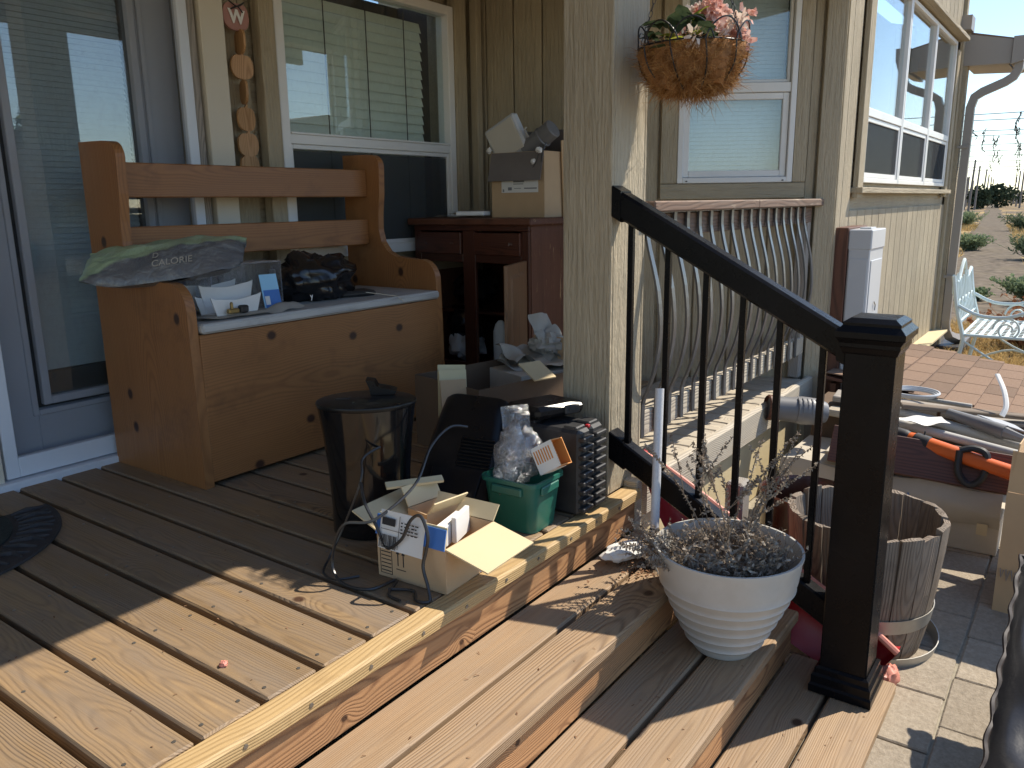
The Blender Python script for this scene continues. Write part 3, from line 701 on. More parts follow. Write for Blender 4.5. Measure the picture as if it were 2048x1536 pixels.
board('back_slat', M_pine, bench, (2.25, 2.965, 1.100), 1.266, .128, .022, ((1, 0, 0), (0, 0, 1)), .004)
board('back_slat', M_pine, bench, (2.25, 2.965, .868), 1.266, .122, .022, ((1, 0, 0), (0, 0, 1)), .004)
board('seat', M_seat, bench, (2.252, 2.775, .5805), 1.262, .545, .036, 'x', .008)
board('front_panel', M_pine, bench, (2.25, 2.528, .2885), 1.266, .541, .020, ((1, 0, 0), (0, 0, 1)), .002)
board('bottom_panel', M_pine, bench, (2.25, 2.80, .05), 1.266, .5, .018, 'x', .002)
board('back_panel', M_pine, bench, (2.25, 3.05, .30), 1.266, .52, .018, ((1, 0, 0), (0, 0, 1)), .002)

# ================================================================== CABINET
cab = thing('cabinet', (3.7, 2.73, 0), 'dark red wooden base cabinet with one door swung open', 'cabinet')
X0, X1, Ya, Yb, ZT = 3.40, 3.99, 2.345, 3.12, .885
board('side_panel', M_cab2, cab, ((X0+X1)/2+.01, Ya+.009, ZT/2), ZT, X1-X0-.02, .018, ((0, 0, 1), (1, 0, 0)), .001)
board('side_panel', M_cab2, cab, ((X0+X1)/2+.01, Yb-.009, ZT/2), ZT, X1-X0-.02, .018, ((0, 0, 1), (1, 0, 0)), .001)
board('back_panel', M_cab, cab, (X1-.006, (Ya+Yb)/2, ZT/2), ZT, Yb-Ya-.05, .010, VZY, .001)
board('bottom_panel', M_cab, cab, ((X0+X1)/2, (Ya+Yb)/2, .10), Yb-Ya-.04, X1-X0-.04, .016, 'y', .001)
board('shelf', M_cab, cab, (3.75, (Ya+Yb)/2, .40), Yb-Ya-.04, .42, .016, 'y', .001)
board('countertop', M_cab2, cab, ((X0+X1)/2-.005, (Ya+Yb)/2, ZT+.0185), Yb-Ya+.06, X1-X0+.05, .036, 'y', .006)
def cfront(y0, y1, z0, z1, th=.02, x=None, name='rail'):
    return board(name, M_cab, cab, (x or X0+.005, (y0+y1)/2, (z0+z1)/2), max(y1-y0, z1-z0), min(y1-y0, z1-z0), th, ((0, 1, 0), (0, 0, 1)) if y1-y0 > z1-z0 else VZY, .002)
for (y0, y1) in ((Ya, Ya+.045), (2.69, 2.775), (Yb-.045, Yb)): cfront(y0, y1, .10, ZT-.03, name='face_stile')
cfront(Ya+.046, 2.689, .69, .735, name='face_rail'); cfront(2.776, Yb-.046, .69, .735, name='face_rail')
cfront(Ya, Yb, ZT-.029, ZT, name='face_rail'); cfront(Ya+.046, 2.689, .10, .14, name='face_rail'); cfront(2.776, Yb-.046, .10, .14, name='face_rail')
board('toe_kick', M_cab, cab, (X0+.05, (Ya+Yb)/2, .05), Yb-Ya, .1, .016, ((0, 1, 0), (0, 0, 1)), .001)
def raised_panel(M, w, h, mat, parent, name):
    b = MB(); b.box((0, 0, 0), (w, h, .018), .003, M); o = b.build(name, mat, parent, M=M)
    b = MB(); a, c = .045, .068
    vs = []
    for (ix, z) in ((a, .0092), (a+.006, .0098), (c, .0155)):
        vs += [(-w/2+ix, -h/2+ix, z), (w/2-ix, -h/2+ix, z), (w/2-ix, h/2-ix, z), (-w/2+ix, h/2-ix, z)]
    fs = [(i*4+q, i*4+(q+1) % 4, i*4+4+(q+1) % 4, i*4+4+q) for i in range(2) for q in range(4)]+[(8, 9, 10, 11), (3, 2, 1, 0)]
    b.add(vs, fs, M); b.build('raised_field', mat, o, M=M); return o
raised_panel(frame((X0-.016, 2.535, .79), (0, -1, 0), (0, 0, 1)), .30, .115, M_cab, cab, 'drawer_front')
raised_panel(frame((X0-.016, 2.925, .79), (0, -1, 0), (0, 0, 1)), .30, .115, M_cab, cab, 'drawer_front')
# open door, hinged at the near corner
dv = V(3.045-3.395, 2.245-2.365, 0).normalized(); dc = V(3.395, 2.365, .41)+dv*.175
raised_panel(frame(dc, (0, 0, 1), dv), .60, .345, M_oak, cab, 'open_door')

from mathutils import noise as NZ
def nz(p, s=1.0, o=(0, 0, 0)): return NZ.noise(Vector((p[0]*s+o[0], p[1]*s+o[1], p[2]*s+o[2])))
M_card = plain('cardboard', (.50, .345, .20), .85, var=.07, vs=4, bump=.12, bsc=90, dirt=(.38, .26, .15), damt=.15)
M_cardin = plain('cardboard_pale', (.60, .49, .30), .85, var=.05, vs=4)
M_cardgray = plain('greyed_cardboard', (.47, .425, .35), .9, var=.1, vs=5, dirt=(.33, .30, .25), damt=.3)
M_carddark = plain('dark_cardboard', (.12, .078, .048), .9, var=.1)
M_paper = plain('white_paper', (.74, .73, .70), .8, var=.04)
M_paperg = plain('grubby_paper', (.36, .34, .30), .85, var=.12, dirt=(.34, .31, .27), damt=.35)
M_ink = plain('black_ink', (.02, .02, .022), .7)
M_inkg = plain('grey_ink', (.22, .22, .23), .8)
M_blue = plain('blue_print', (.05, .17, .50), .5, var=.06)
M_blueL = plain('light_blue_print', (.30, .58, .80), .5, var=.06)
M_gloss = plain('glossy_black_plastic', (.006, .006, .007), .10, var=.2, vs=5, dirt=(.05, .045, .04), dsc=14, damt=.1, spec=.6)
M_satin = plain('satin_black_plastic', (.007, .007, .008), .30, var=.2, vs=5, dirt=(.06, .058, .055), dsc=7, damt=.14, spec=.28)
M_matt = plain('matt_black_plastic', (.022, .022, .024), .5, var=.15, vs=9, bump=.1, bsc=300, dirt=(.12, .115, .10), dsc=12, damt=.15)
M_bagblack = plain('black_bin_bag', (.008, .008, .010), .22, var=.2, spec=.6)
M_green = plain('green_plastic', (.018, .13, .095), .35, var=.12, vs=3, dirt=(.09, .15, .12), damt=.2)
M_film = film_mat('clear_plastic_film', milky=.05)
M_film2 = film_mat('clear_tub_plastic', amt=.2, rough=.1, milky=.10)
M_orange = plain('orange_print', (.58, .24, .06), .6, var=.08, vs=8)
M_cable = plain('dark_cable', (.028, .027, .027), .35, var=.15, spec=.6)
M_red = plain('red_plastic', (.36, .014, .022), .38, var=.1)
M_pink = plain('faded_red_plastic', (.62, .24, .18), .45, var=.12)
M_potw = plain('pale_resin_pot', (.47, .455, .42), .42, var=.08, vs=3, dirt=(.34, .30, .245), dsc=5, damt=.4)
M_steel = plain('galvanised_metal', (.42, .41, .38), .5, metal=.6, var=.2, vs=8, dirt=(.30, .25, .18), damt=.4)
M_mat = plain('rubber_mat', (.03, .028, .03), .75, var=.3, vs=20, bump=.5, bsc=60)
M_matg = plain('mat_carpet', (.014, .022, .02), .95, var=.4, vs=60, bump=1.0, bsc=400)
M_folder = plain('cream_folder', (.62, .54, .33), .8, var=.06)
M_grayp = plain('grey_plastic', (.16, .16, .163), .45, var=.12, vs=6)
M_ltgray = plain('light_grey_enamel', (.52, .54, .56), .4, var=.05, vs=3, dirt=(.42, .42, .4), damt=.15)
M_orangeT = plain('orange_tool_plastic', (.70, .135, .025), .4, var=.08)
M_twine = plain('pale_cord', (.55, .50, .40), .85)
M_pipe = plain('grey_pvc_pipe', (.46, .45, .42), .5, var=.1, dirt=(.34, .31, .27), damt=.3)

def carton(name, loc, dims, rz, mat, label, flaps=(), inner=None, cat='box', th=.004, group=None):
    """open carton: four sides + floor, flaps = list of (side 0..3, angle from vertical outward deg, length)"""
    t = thing(name, loc, label, cat, group, rz=rz); M0 = WM[t.name]; a, b_, h = dims
    b = MB(); b.box((0, -b_/2+th/2, h/2), (a, th, h), 0, M0); b.box((0, b_/2-th/2, h/2), (a, th, h), 0, M0)
    b.box((-a/2+th/2, 0, h/2), (th, b_-2*th, h), 0, M0); b.box((a/2-th/2, 0, h/2), (th, b_-2*th, h), 0, M0); b.box((0, 0, th/2+.001), (a-2*th, b_-2*th, th), 0, M0)
    b.build('carton_body', mat, t)
    for (sd, an, ln) in flaps:
        w = a if sd in (0, 2) else b_
        R0 = {0: RZ(0), 1: RZ(R_(90)), 2: RZ(R_(180)), 3: RZ(R_(-90))}[sd]; off = b_/2 if sd in (0, 2) else a/2
        Mf = M0 @ R0 @ T(0, -off+th/2, h) @ RX(R_(an))
        f = MB(); f.box((0, 0, ln/2+.002), (w-.004, th, ln), 0, Mf); f.build('flap', inner or mat, t, M=Mf)
    return t, M0
def print_rects(parent, M, rects, mat, name='print', z=.0006):
    b = MB()
    for (x0, y0, x1, y1) in rects: b.box(((x0+x1)/2, (y0+y1)/2, 0), (x1-x0, y1-y0, z), 0, M)
    return b.build(name, mat, parent, M=M)
def crumple(c, r, amp=.35, s=3.0, n=18, seed=0, M=None, flatz=None):
    b = MB(); o = (seed*3.1, seed*1.7, seed*2.3)
    b.ball(c, r, n*2, n, fn=lambda d: 1+amp*(nz(d, s, o)+.5*nz(d, s*2.3, o)+.3*abs(nz(d, s*5, o))), M=M)
    if flatz is not None:
        for p in b.v: p.z = max(p.z, flatz)
    return b
def sheet(w, h, M, amp=.01, s=10, n=16, seed=0, th=0):
    b = MB(); o = (seed*2.7, seed, 0)
    b.grid(lambda u, v: M @ V((u-.5)*w, (v-.5)*h, amp*nz((u*w*10, v*h*10, 0), s/10, o)*2), n, n); return b

# ------------------------------------------------------------------ door mat
mat_ = thing('door_mat', (.70, 2.84, 0), 'dark half round rubber door mat on the deck', 'door mat')
def half(r, z): return [(r*math.cos(a), -r*math.sin(a), z) for a in [math.pi*i/40 for i in range(41)]]
b = MB(); b.prism([(.70+p[0], 2.84+p[1]) for p in half(.475, 0)], .008, T(0, 0, .005)); b.build('rubber_edge', M_mat, mat_)
b = MB(); b.prism([(.70+p[0], 2.83+p[1]) for p in half(.335, 0)], .006, T(0, 0, .0105)); b.build('carpet_field', M_matg, mat_)
b = MB()
for i in range(34):
    a = math.pi*(i+.5)/34; r0, r1 = .355, .455
    tw = .10*math.sin(i*2.1)
    b.tube([(.70+r0*math.cos(a), 2.84-r0*math.sin(a), .010), (.70+(r0+.05)*math.cos(a+tw*.4), 2.84-(r0+.05)*math.sin(a+tw*.4), .013), (.70+r1*math.cos(a+tw), 2.84-r1*math.sin(a+tw), .010)], [.004, .010, .004], 5)
b.build('scroll_relief', M_mat, mat_)

# ------------------------------------------------------------------ glossy tall bin
tb = thing('pedal_bin', (1.665, 1.755, 0), 'glossy black tapered oval bin standing before the bench', 'bin', rz=R_(-50))
Mt = WM[tb.name]
b = MB(); b.lathe([(.108, .002), (.112, .008), (.112, .10), (.116, .20), (.126, .32), (.138, .408)], 48, Mt, sx=1.08, sy=.86); b.build('bin_body', M_gloss, tb, smooth=True)
b = MB(); b.lathe([(.139, .409), (.141, .416), (.139, .421), (.132, .424), (0, .427)], 48, Mt, sx=1.08, sy=.86, cap1=False); b.build('lid', M_satin, tb, smooth=True)
b = MB(); b.box((-.07, .0, .4265), (.045, .016, .003), .001, Mt); b.build('lid_slot', M_matt, tb)
b = MB(); b.prism([(-.035, 0), (.04, 0), (.045, .010), (.02, .018), (-.012, .024), (-.022, .042), (-.048, .046), (-.038, .020)], .055, Mt @ T(.045, .06, .427) @ RX(R_(90))); b.build('lid_handle', M_satin, tb, smooth=True)

# ------------------------------------------------------------------ leaning black housing with ribs
sh = thing('appliance_housing', (2.03, 1.66, 0), 'black plastic appliance housing with vent ribs leaning among the boxes', 'housing')
Ms = frame((2.056, 1.673, .156), (.351, -.887, -.071), (.723, .01, .665))  # local x = width, y = up along the leaning body, z = back
def rbox(w, h, d, r, n=5):
    pts = []
    for (cx, cz, a0) in ((w/2-r, d/2-r, 0), (-w/2+r, d/2-r, 90), (-w/2+r, -d/2+r, 180), (w/2-r, -d/2+r, 270)):
        for k in range(n+1): a = R_(a0+90*k/n); pts.append((cx+r*math.cos(a), cz+r*math.sin(a)))
    return pts
def loft(rings, M):
    b = MB(); n = len(rings[0][0]); vs = []
    for (pts, h) in rings: vs += [(p[0], h, p[1]) for p in pts]
    fs = [(i*n+k, i*n+(k+1) % n, (i+1)*n+(k+1) % n, (i+1)*n+k) for i in range(len(rings)-1) for k in range(n)]
    fs += [tuple(range(n-1, -1, -1)), tuple((len(rings)-1)*n+k for k in range(n))]
    return b.add(vs, fs, M)
def rz_(w, d, r, zc): return [(q[0], q[1]+zc) for q in rbox(w, 0, d, r)]
b = loft([(rz_(.28, .06, .025, .055), -.205), (rz_(.274, .11, .045, .032), -.05), (rz_(.262, .165, .06, .008), .12), (rz_(.25, .175, .06, .003), .178), (rz_(.236, .16, .055, .003), .188)], Ms); b.build('housing_shell', M_satin, sh, smooth=True)
for k in range(9):
    b = MB(); b.box((.045, -.085+.0125*k, .0855+.0003*k), (.115, .0055, .020), .002, Ms); b.build('vent_rib', M_satin, sh)
b = loft([(rbox(.17, 0, .02, .009), -.190), (rbox(.18, 0, .02, .009), -.102)], Ms @ T(.0, 0, .080)); b.build('lower_panel', M_satin, sh, smooth=True)

# ------------------------------------------------------------------ shipping carton on the deck
cx, M0 = carton('shipping_carton', (1.565, 1.40, .001), (.225, .235, .125), R_(3), M_card, 'open brown shipping carton with white address label and dark cables', [(0, 104, .135), (2, 66, .10), (3, -14, .055), (1, 40, .05)], M_cardin)
Mfr = M0 @ frame((-.1135, 0, .0725), (0, -1, 0), (0, 0, 1))     # face towards -X
Mlean = M0 @ frame((-.1105, .0, .150), (0, -1, 0), (.25, 0, 1))
b = MB(); b.box((0, .0, 0), (.235, .055, .003), 0, Mlean); b.build('blue_tape', M_blue, cx, M=Mlean)
ML = M0 @ frame((-.1155, .025, .142), (0, -1, 0), (.22, 0, 1))
b = sheet(.155, .105, ML, .004, seed=3); b.build('address_label', M_paper, cx, M=ML, smooth=True)
rects = [(-.07+.0043*i, -.048, -.07+.0043*i+random.choice((.0014, .0022, .003)), -.012) for i in range(14)]
print_rects(cx, ML @ T(0, 0, .007), rects, M_ink, 'barcode')
print_rects(cx, ML @ T(0, 0, .007), [(.0+.012*i, .0+.009*j, .0+.012*i+random.uniform(.005, .011), .0035+.009*j) for i in range(5) for j in range(4)] + [(-.006, -.045, -.0045, .045), (-.068, .002, .06, .0032), (-.065, .014, -.02, .034)], M_ink, 'label_print')
print_rects(cx, Mfr, [(-.108, -.062, -.066, -.0605), (-.108, .018, -.066, .0195), (-.108, -.062, -.1065, .018), (-.0675, -.062, -.066, .018)] + [(-.104, -.054+.011*i, -.070, -.0515+.011*i) for i in range(7)], M_ink, 'print')
b = MB()
for dx in (-.045, -.026):
    b.box((dx, -.012, 0), (.003, .036, .0006), 0, Mfr); b.prism([(dx-.006, .004), (dx+.006, .004), (dx, .018)], .0006, Mfr)
b.box((-.035, -.040, 0), (.034, .002, .0006), 0, Mfr); b.build('arrow_print', M_ink, cx, M=Mfr)
Mr = M0 @ frame((.02, -.1180, .035), (1, 0, 0), (0, 0, 1)); print_rects(cx, Mr, [(.02, -.032, .09, .02)], M_blue, 'blue_tape')
b = MB(); b.box((.045, -.055, .122), (.10, .014, .075), .002, M0 @ RZ(R_(14))); b.box((.03, -.03, .112), (.12, .03, .06), .002, M0 @ RZ(R_(10))); bk = b.build('book', M_paper); tag(bk, 'small white book tucked into the shipping carton', 'book')
bw = carton('kraft_carton', (1.64, 1.47, .055), (.13, .085, .095), R_(-8), M_card, 'small kraft carton with torn flaps wedged inside the shipping carton', [(0, 40, .05), (2, 30, .06)], M_cardin)[0]
b = MB(); b.box((1.64, 1.545, .205), (.17, .026, .008), 0, T(1.64, 1.545, .205) @ RZ(R_(-34)) @ RX(R_(20)) @ T(-1.64, -1.545, -.205)); tc_ = b.build('torn_strip', M_cardin); tag(tc_, 'torn pale cardboard strip lying above the shipping carton', 'cardboard')
# cables
def cable(name, pts, r, label, n=6, mat=None):
    b = MB(); b.tube(bez([tuple(p) for p in pts], 7), r, n); o = b.build(name, mat or M_cable, smooth=True); return tag(o, label, 'cable')
cable('cable', [(1.86, 1.52, .325), (1.80, 1.54, .335), (1.70, 1.53, .30), (1.56, 1.47, .235), (1.42, 1.49, .175), (1.37, 1.56, .16), (1.36, 1.60, .05), (1.345, 1.55, .006), (1.36, 1.46, .006), (1.44, 1.44, .006), (1.37, 1.40, .006), (1.36, 1.35, .006)], .0042, 'thin dark cable with white tip arching over the carton label')
cable('cable', [(1.48, 1.60, .24), (1.44, 1.545, .205), (1.435, 1.50, .15), (1.438, 1.475, .10), (1.425, 1.44, .105), (1.43, 1.40, .14), (1.435, 1.372, .195), (1.445, 1.345, .21), (1.44, 1.318, .165), (1.435, 1.322, .12), (1.425, 1.325, .08), (1.415, 1.300, .03), (1.40, 1.285, .006), (1.385, 1.315, .006), (1.42, 1.36, .006), (1.39, 1.42, .006)], .0046, 'dark cable looping down the front of the shipping carton')
cable('cable', [(1.63, 1.66, .30), (1.53, 1.64, .29), (1.49, 1.61, .24), (1.46, 1.66, .10), (1.42, 1.68, .02), (1.36, 1.64, .006), (1.35, 1.58, .006), (1.40, 1.54, .006)], .0035, 'thin wire coiled on the deck in front of the oval bin')

# ------------------------------------------------------------------ green crate with film and orange box
gb = thing('green_tub', (1.972, 1.392, 0), 'green plastic tub holding clear film beside the tool case', 'tub', rz=R_(2))
Mg = WM[gb.name]
def sq(w, d, r=.03): return rbox(w, 0, d, r, 4)
b = MB(); n = 20
rings = [(sq(.145, .165), .002), (sq(.175, .195), .155), (sq(.19, .21), .157), (sq(.19, .21), .170), (sq(.173, .193), .170), (sq(.14, .16), .012)]
vs = []
for (pts, h) in rings: vs += [(p[0], p[1], h) for p in pts]
nn = len(rings[0][0]); fs = [(i*nn+k, i*nn+(k+1) % nn, (i+1)*nn+(k+1) % nn, (i+1)*nn+k) for i in range(len(rings)-1) for k in range(nn)]+[tuple(range(nn-1, -1, -1)), tuple(5*nn+k for k in range(nn))]
b.add(vs, fs, Mg); b.build('tub_body', M_green, gb, smooth=True)
b = MB(); b.box((.0, -.100, .138), (.10, .010, .028), .004, Mg); b.box((-.092, .0, .138), (.010, .11, .028), .004, Mg); b.build('tub_grip', M_green, gb)
b = crumple((1.935, 1.415, .225), (.042, .045, .105), .30, 2.6, 14, 2, M=T(1.935, 1.415, .225) @ RY(R_(16)) @ T(-1.935, -1.415, -.225)); o = b.build('plastic_film', M_film, smooth=True, angle=180); tag(o, 'crumpled clear plastic film standing in the green tub', 'plastic film')
b = crumple((1.985, 1.40, .225), (.075, .06, .075), .35, 3.2, 14, 5); o = b.build('plastic_bag', M_film, smooth=True, angle=180); tag(o, 'clear plastic bag bulging beside the orange box', 'plastic bag')
b = sheet(.10, .17, T(2.015, 1.44, .285) @ RZ(R_(-30)) @ RX(R_(70)), .02, seed=8); o = b.build('plastic_wrap', M_film, smooth=True, angle=180); tag(o, 'loose strip of clear wrap rising from the green tub', 'plastic wrap')
ob, Mo = carton('orange_carton', (1.985, 1.315, .225), (.06, .085, .085), R_(0), M_orange, 'small open white and orange carton lying in the green tub', [], th=.003)
put(ob, T(1.985, 1.33, .215) @ RZ(R_(-12)) @ RX(R_(58)) @ RY(R_(12)))
b = MB(); Mo = WM[ob.name]; b.box((-.0312, 0, .0425), (.001, .085, .085), 0, Mo); b.box((0, -.0432, .03), (.06, .001, .06), 0, Mo); b.build('white_face', M_paper, ob)
print_rects(ob, Mo @ frame((-.0320, .0, .04), (0, -1, 0), (0, 0, 1)), [(-.03, -.034+.010*i, .012, -.029+.010*i) for i in range(7)], M_orange)

# ------------------------------------------------------------------ tool cases
tcse = thing('tool_case', (2.17, 1.36, 0), 'black ribbed tool case standing on edge against the porch post', 'tool case')
b = MB(); b.box((2.132, 1.385, .15), (.074, .25, .285), .010); b.box((2.212, 1.385, .15), (.074, .25, .285), .010); b.build('case_shell', M_matt, tcse)
for xx in (2.132, 2.212):
    for k in range(9): b = MB(); b.box((xx+random.uniform(-.001, .001), 1.2560, .028+.0295*k), (.064, .026, .015), .003); b.build('case_rib', M_matt, tcse)
    for yy in (1.30, 1.46): b = MB(); b.box((xx, yy, .294), (.055, .05, .016), .004); b.build('case_corner', M_matt, tcse)
b = MB(); b.box((2.172, 1.258, .20), (.012, .014, .05), .003); b.build('latch', M_matt, tcse)
b = MB(); b.box((2.168, 1.272, .294), (.014, .014, .010), .002); b.build('red_button', M_red, tcse)
t2 = thing('flat_tool_case', (2.16, 1.50, .31), 'flat black plastic case lying on top of the ribbed tool case', 'tool case')
Mz = T(2.195, 1.455, .326) @ RZ(R_(-20)) @ RX(R_(-4))
b = MB(); b.box((0, 0, 0), (.20, .19, .042), .014, Mz); b.build('case_shell', M_satin, t2, smooth=False)
b = MB(); b.box((.04, -.097, 0), (.06, .012, .03), .004, Mz); b.box((.04, -.103, .004), (.03, .008, .018), .002, Mz); b.build('latch', M_matt, t2)

# ------------------------------------------------------------------ boxes and paper behind
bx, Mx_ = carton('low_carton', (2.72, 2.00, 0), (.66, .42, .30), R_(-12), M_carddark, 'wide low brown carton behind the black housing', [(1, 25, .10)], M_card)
fo = thing('file_folders', (2.33, 1.98, .18), 'cream file folders standing upright behind the black housing', 'folders')
for k, (dx, rz, zz) in enumerate(((0, -20, .0), (.022, -17, -.012), (.045, -24, .008), (-.03, -14, -.03))):
    M = T(2.33+dx, 1.97+dx, .25+zz) @ RZ(R_(rz)) @ RX(R_(-12)) @ RY(R_(6)); b = MB(); b.box((0, 0, 0), (.12, .004, .24), 0, M); b.build('folder', M_folder if k < 3 else M_card, fo, M=M)
pp = thing('paper_heap', (3.05, 2.05, .2), 'heap of crumpled paper and flat cartons in front of the cabinet', 'paper')
for k, (x, y, z, w, h, rx, rz) in enumerate(((2.98, 2.06, .33, .26, .18, 12, -20), (3.10, 2.00, .36, .20, .16, 40, 10), (3.02, 1.96, .30, .30, .2, 5, -35), (3.14, 2.10, .44, .12, .10, 65, -20), (2.90, 2.10, .30, .18, .12, 20, 30))):
    b = sheet(w, h, T(x, y, z) @ RZ(R_(rz)) @ RX(R_(rx)), .03, seed=k); b.build('paper_sheet', M_paperg if k != 2 else M_cardgray, pp, smooth=True)
b = crumple((3.08, 2.02, .355), (.09, .08, .05), .45, 3.4, 14, 9); b.build('crumpled_sheet', M_paperg, pp, smooth=True)
M = T(3.0, 2.0, .22) @ RZ(R_(-20)); b = MB(); b.box((0, 0, 0), (.42, .26, .10), .002, M); b.box((.02, .02, -.10), (.40, .26, .09), .002, M); b.build('flat_carton', M_cardgray, pp, M=M)
M = T(2.66, 1.80, .33) @ RZ(R_(-18)) @ RX(R_(25)); b = MB(); b.box((0, 0, 0), (.11, .12, .006), 0, M); o = b.build('cardboard_scrap', M_cardin); tag(o, 'small sunlit pale cardboard scrap on the low carton', 'cardboard')
# things inside the cabinet
b = crumple((3.60, 2.93, .20), (.10, .10, .09), .3, 3, 12, 3); o = b.build('grocery_bag', M_paper, smooth=True); tag(o, 'white plastic bag on the cabinet floor, left opening', 'bag')
b = crumple((3.62, 2.92, .33), (.12, .12, .10), .3, 2.5, 12, 4); o = b.build('bin_bag', M_bagblack, smooth=True); tag(o, 'black bag stuffed in the left opening of the cabinet', 'bag')
b = crumple((3.70, 2.92, .52), (.14, .12, .10), .3, 2.5, 12, 14); o = b.build('bin_bag', M_bagblack, smooth=True); tag(o, 'black bag on the shelf inside the dark cabinet', 'bag')
bt = thing('plastic_jug', (3.58, 2.55, .11), 'cream plastic jug inside the right opening of the cabinet', 'jug')
b = MB(); b.lathe([(.055, .11), (.06, .12), (.06, .26), (.05, .29), (.02, .315), (.02, .33)], 20, T(3.58, 2.55, 0)); b.build('jug_body', M_folder, bt, smooth=True)
b = MB(); b.lathe([(.023, .330), (.023, .35)], 14, T(3.58, 2.55, 0)); b.build('jug_cap', M_paper, bt)
b = MB(); b.lathe([(.042, .109), (.042, .30), (.03, .34), (.012, .36)], 16, T(3.57, 2.66, 0)); o = b.build('white_bottle', M_paper, smooth=True); tag(o, 'tall white bottle standing in the right cabinet opening', 'bottle')

# ------------------------------------------------------------------ carton with lamp parts on the cabinet
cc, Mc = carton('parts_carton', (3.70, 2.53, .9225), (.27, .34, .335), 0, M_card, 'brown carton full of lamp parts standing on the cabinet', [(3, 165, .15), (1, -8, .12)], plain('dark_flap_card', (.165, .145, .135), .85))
f_ = cc.children[1]
M = frame((3.5625, 2.515, 1.085), (0, -1, 0), (0, 0, 1)); b = MB(); b.box((0, 0, 0), (.235, .068, .001), 0, M); lb = b.build('carton_label', M_paper, cc, M=M)
print_rects(lb, M @ T(0, 0, .001), [(-.04, .018, .03, .026), (-.04, .008, .025, .012), (-.075, -.022, -.05, -.006), (-.035, -.014, .01, -.011), (.03, -.016, .11, -.010), (-.11, -.03, -.10, -.016)], M_inkg, 'print')
lp = thing('lamp_housing', (3.70, 2.62, 1.25), 'white square floodlight housing tilted in the parts carton', 'floodlight')
Ml = frame((3.60, 2.615, 1.325), (-.02, -.90, .42), (-.10, .42, .90))
b = MB(); b.box((0, 0, 0), (.215, .20, .05), .01, Ml); b.build('lamp_back', M_ltgray, lp)
sgn = 1 if Ml.col[2].x < 0 else -1
b = MB(); b.box((0, 0, sgn*.027), (.185, .17, .006), .002, Ml); b.build('lamp_face', plain('lamp_face_paint', (.56, .53, .46), .6, var=.08, dirt=(.4, .36, .28), damt=.3), lp)
lp2 = thing('motor_can', (3.66, 2.42, 1.29), 'grey cylindrical motor can sticking out of the parts carton', 'motor')
Mk = frame((3.63, 2.425, 1.325), (.0, .30, 1), (1, 0, 0)) ; Mk = T(3.63, 2.435, 1.315) @ RX(R_(58))
b = MB(); b.lathe([(.052, -.09), (.052, .02), (.055, .022), (.055, .03), (.050, .034), (.050, .10), (.045, .105)], 24, Mk); b.build('can', M_grayp, lp2, smooth=True)
b = MB(); b.tube([(3.585, 2.47, 1.33), (3.57, 2.485, 1.365), (3.575, 2.475, 1.38)], .006, 6); b.build('bolt', M_steel, lp2)
b = MB(); b.tube(bez([(3.58, 2.40, 1.285), (3.55, 2.385, 1.25), (3.545, 2.40, 1.20), (3.545, 2.43, 1.16), (3.55, 2.46, 1.12)], 5), .0025, 5); b.tube(bez([(3.6, 2.37, 1.30), (3.56, 2.37, 1.24), (3.55, 2.37, 1.18), (3.55, 2.375, 1.13)], 5), .0025, 5); o = b.build('lamp_wire', M_cable, smooth=True); tag(o, 'thin dark wires hanging over the parts carton flap', 'wire')
wc = thing('wire_connectors', (3.55, 2.39, 1.25), 'small white wire nuts dangling on the parts carton', 'connectors')
for (y, z) in ((2.385, 1.262), (2.415, 1.205), (2.70, 1.272), (2.375, 1.258)):
    b = crumple((3.545, y, z), (.012, .014, .014), .5, 4, 6, y); b.build('wire_nut', M_paper, wc, smooth=True)
b = MB(); b.box((3.86, 2.33, 1.14), (.012, .05, .42), .002, T(3.86, 2.33, 1.14) @ RZ(R_(60)) @ T(-3.86, -2.33, -1.14)); M = T(3.80, 2.352, 1.12) @ RZ(R_(3)) @ RY(R_(-4)); b = MB(); b.box((0, 0, 0), (.16, .006, .40), 0, M); o = b.build('cardboard_sheet', M_card); tag(o, 'upright brown cardboard sheet on the cabinet next to the porch post', 'cardboard')
ps = thing('paper_stack', (3.52, 2.90, .925), 'flat stack of grubby papers lying on the cabinet top', 'paper')
for k in range(5):
    b = sheet(.19-.02*k, .24, T(3.52+.01*k, 2.90-.02*k, .928+.007*k) @ RZ(R_(12*k-20)), .004, seed=20+k); b.build('paper_sheet', M_paperg, ps, smooth=True)
M = T(3.50, 2.78, .945) @ RZ(R_(20)); b = MB(); b.box((0, 0, 0), (.12, .16, .022), .004, M); b.build('booklet', M_paper, ps)

# ------------------------------------------------------------------ things on the bench
def bag_mat():
    t = NT('printed_bag'); v, rnd, tc = t.coords(0); sp = t.n('SeparateXYZ', {0: tc.outputs['Object']})
    f = t.math('ADD', t.math('MULTIPLY', sp.outputs[1], .8), t.math('ADD', t.math('MULTIPLY', sp.outputs[0], -.20), t.math('MULTIPLY', t.noise(v, 9, 3), .05)))
    c = t.mix(t.math('MULTIPLY', t.math('SUBTRACT', f, .012), 90, clamp=True), (.115, .122, .135), (.32, .42, .26))
    n = t.noise(v, 22, 4, .6, dist=1.0)
    c = t.mix(t.math('MULTIPLY', t.math('SUBTRACT', t.noise(t.scale(v, (1, 3, 1)), 14, 5, .65, dist=.8), .5, clamp=True), 1.9, clamp=True), c, (.42, .45, .44))  # whitish noise streaks paint milky plastic highlights into the bag colour
    t.bsdf(c, .28, n, .5, .02, **{'Coat Weight': .35, 'Coat Roughness': .12}); return t.done()
pb = thing('plastic_pillow_bag', (1.66, 2.74, .80), 'clear plastic bag with green and dark grey lining on the bench arm', 'bag')
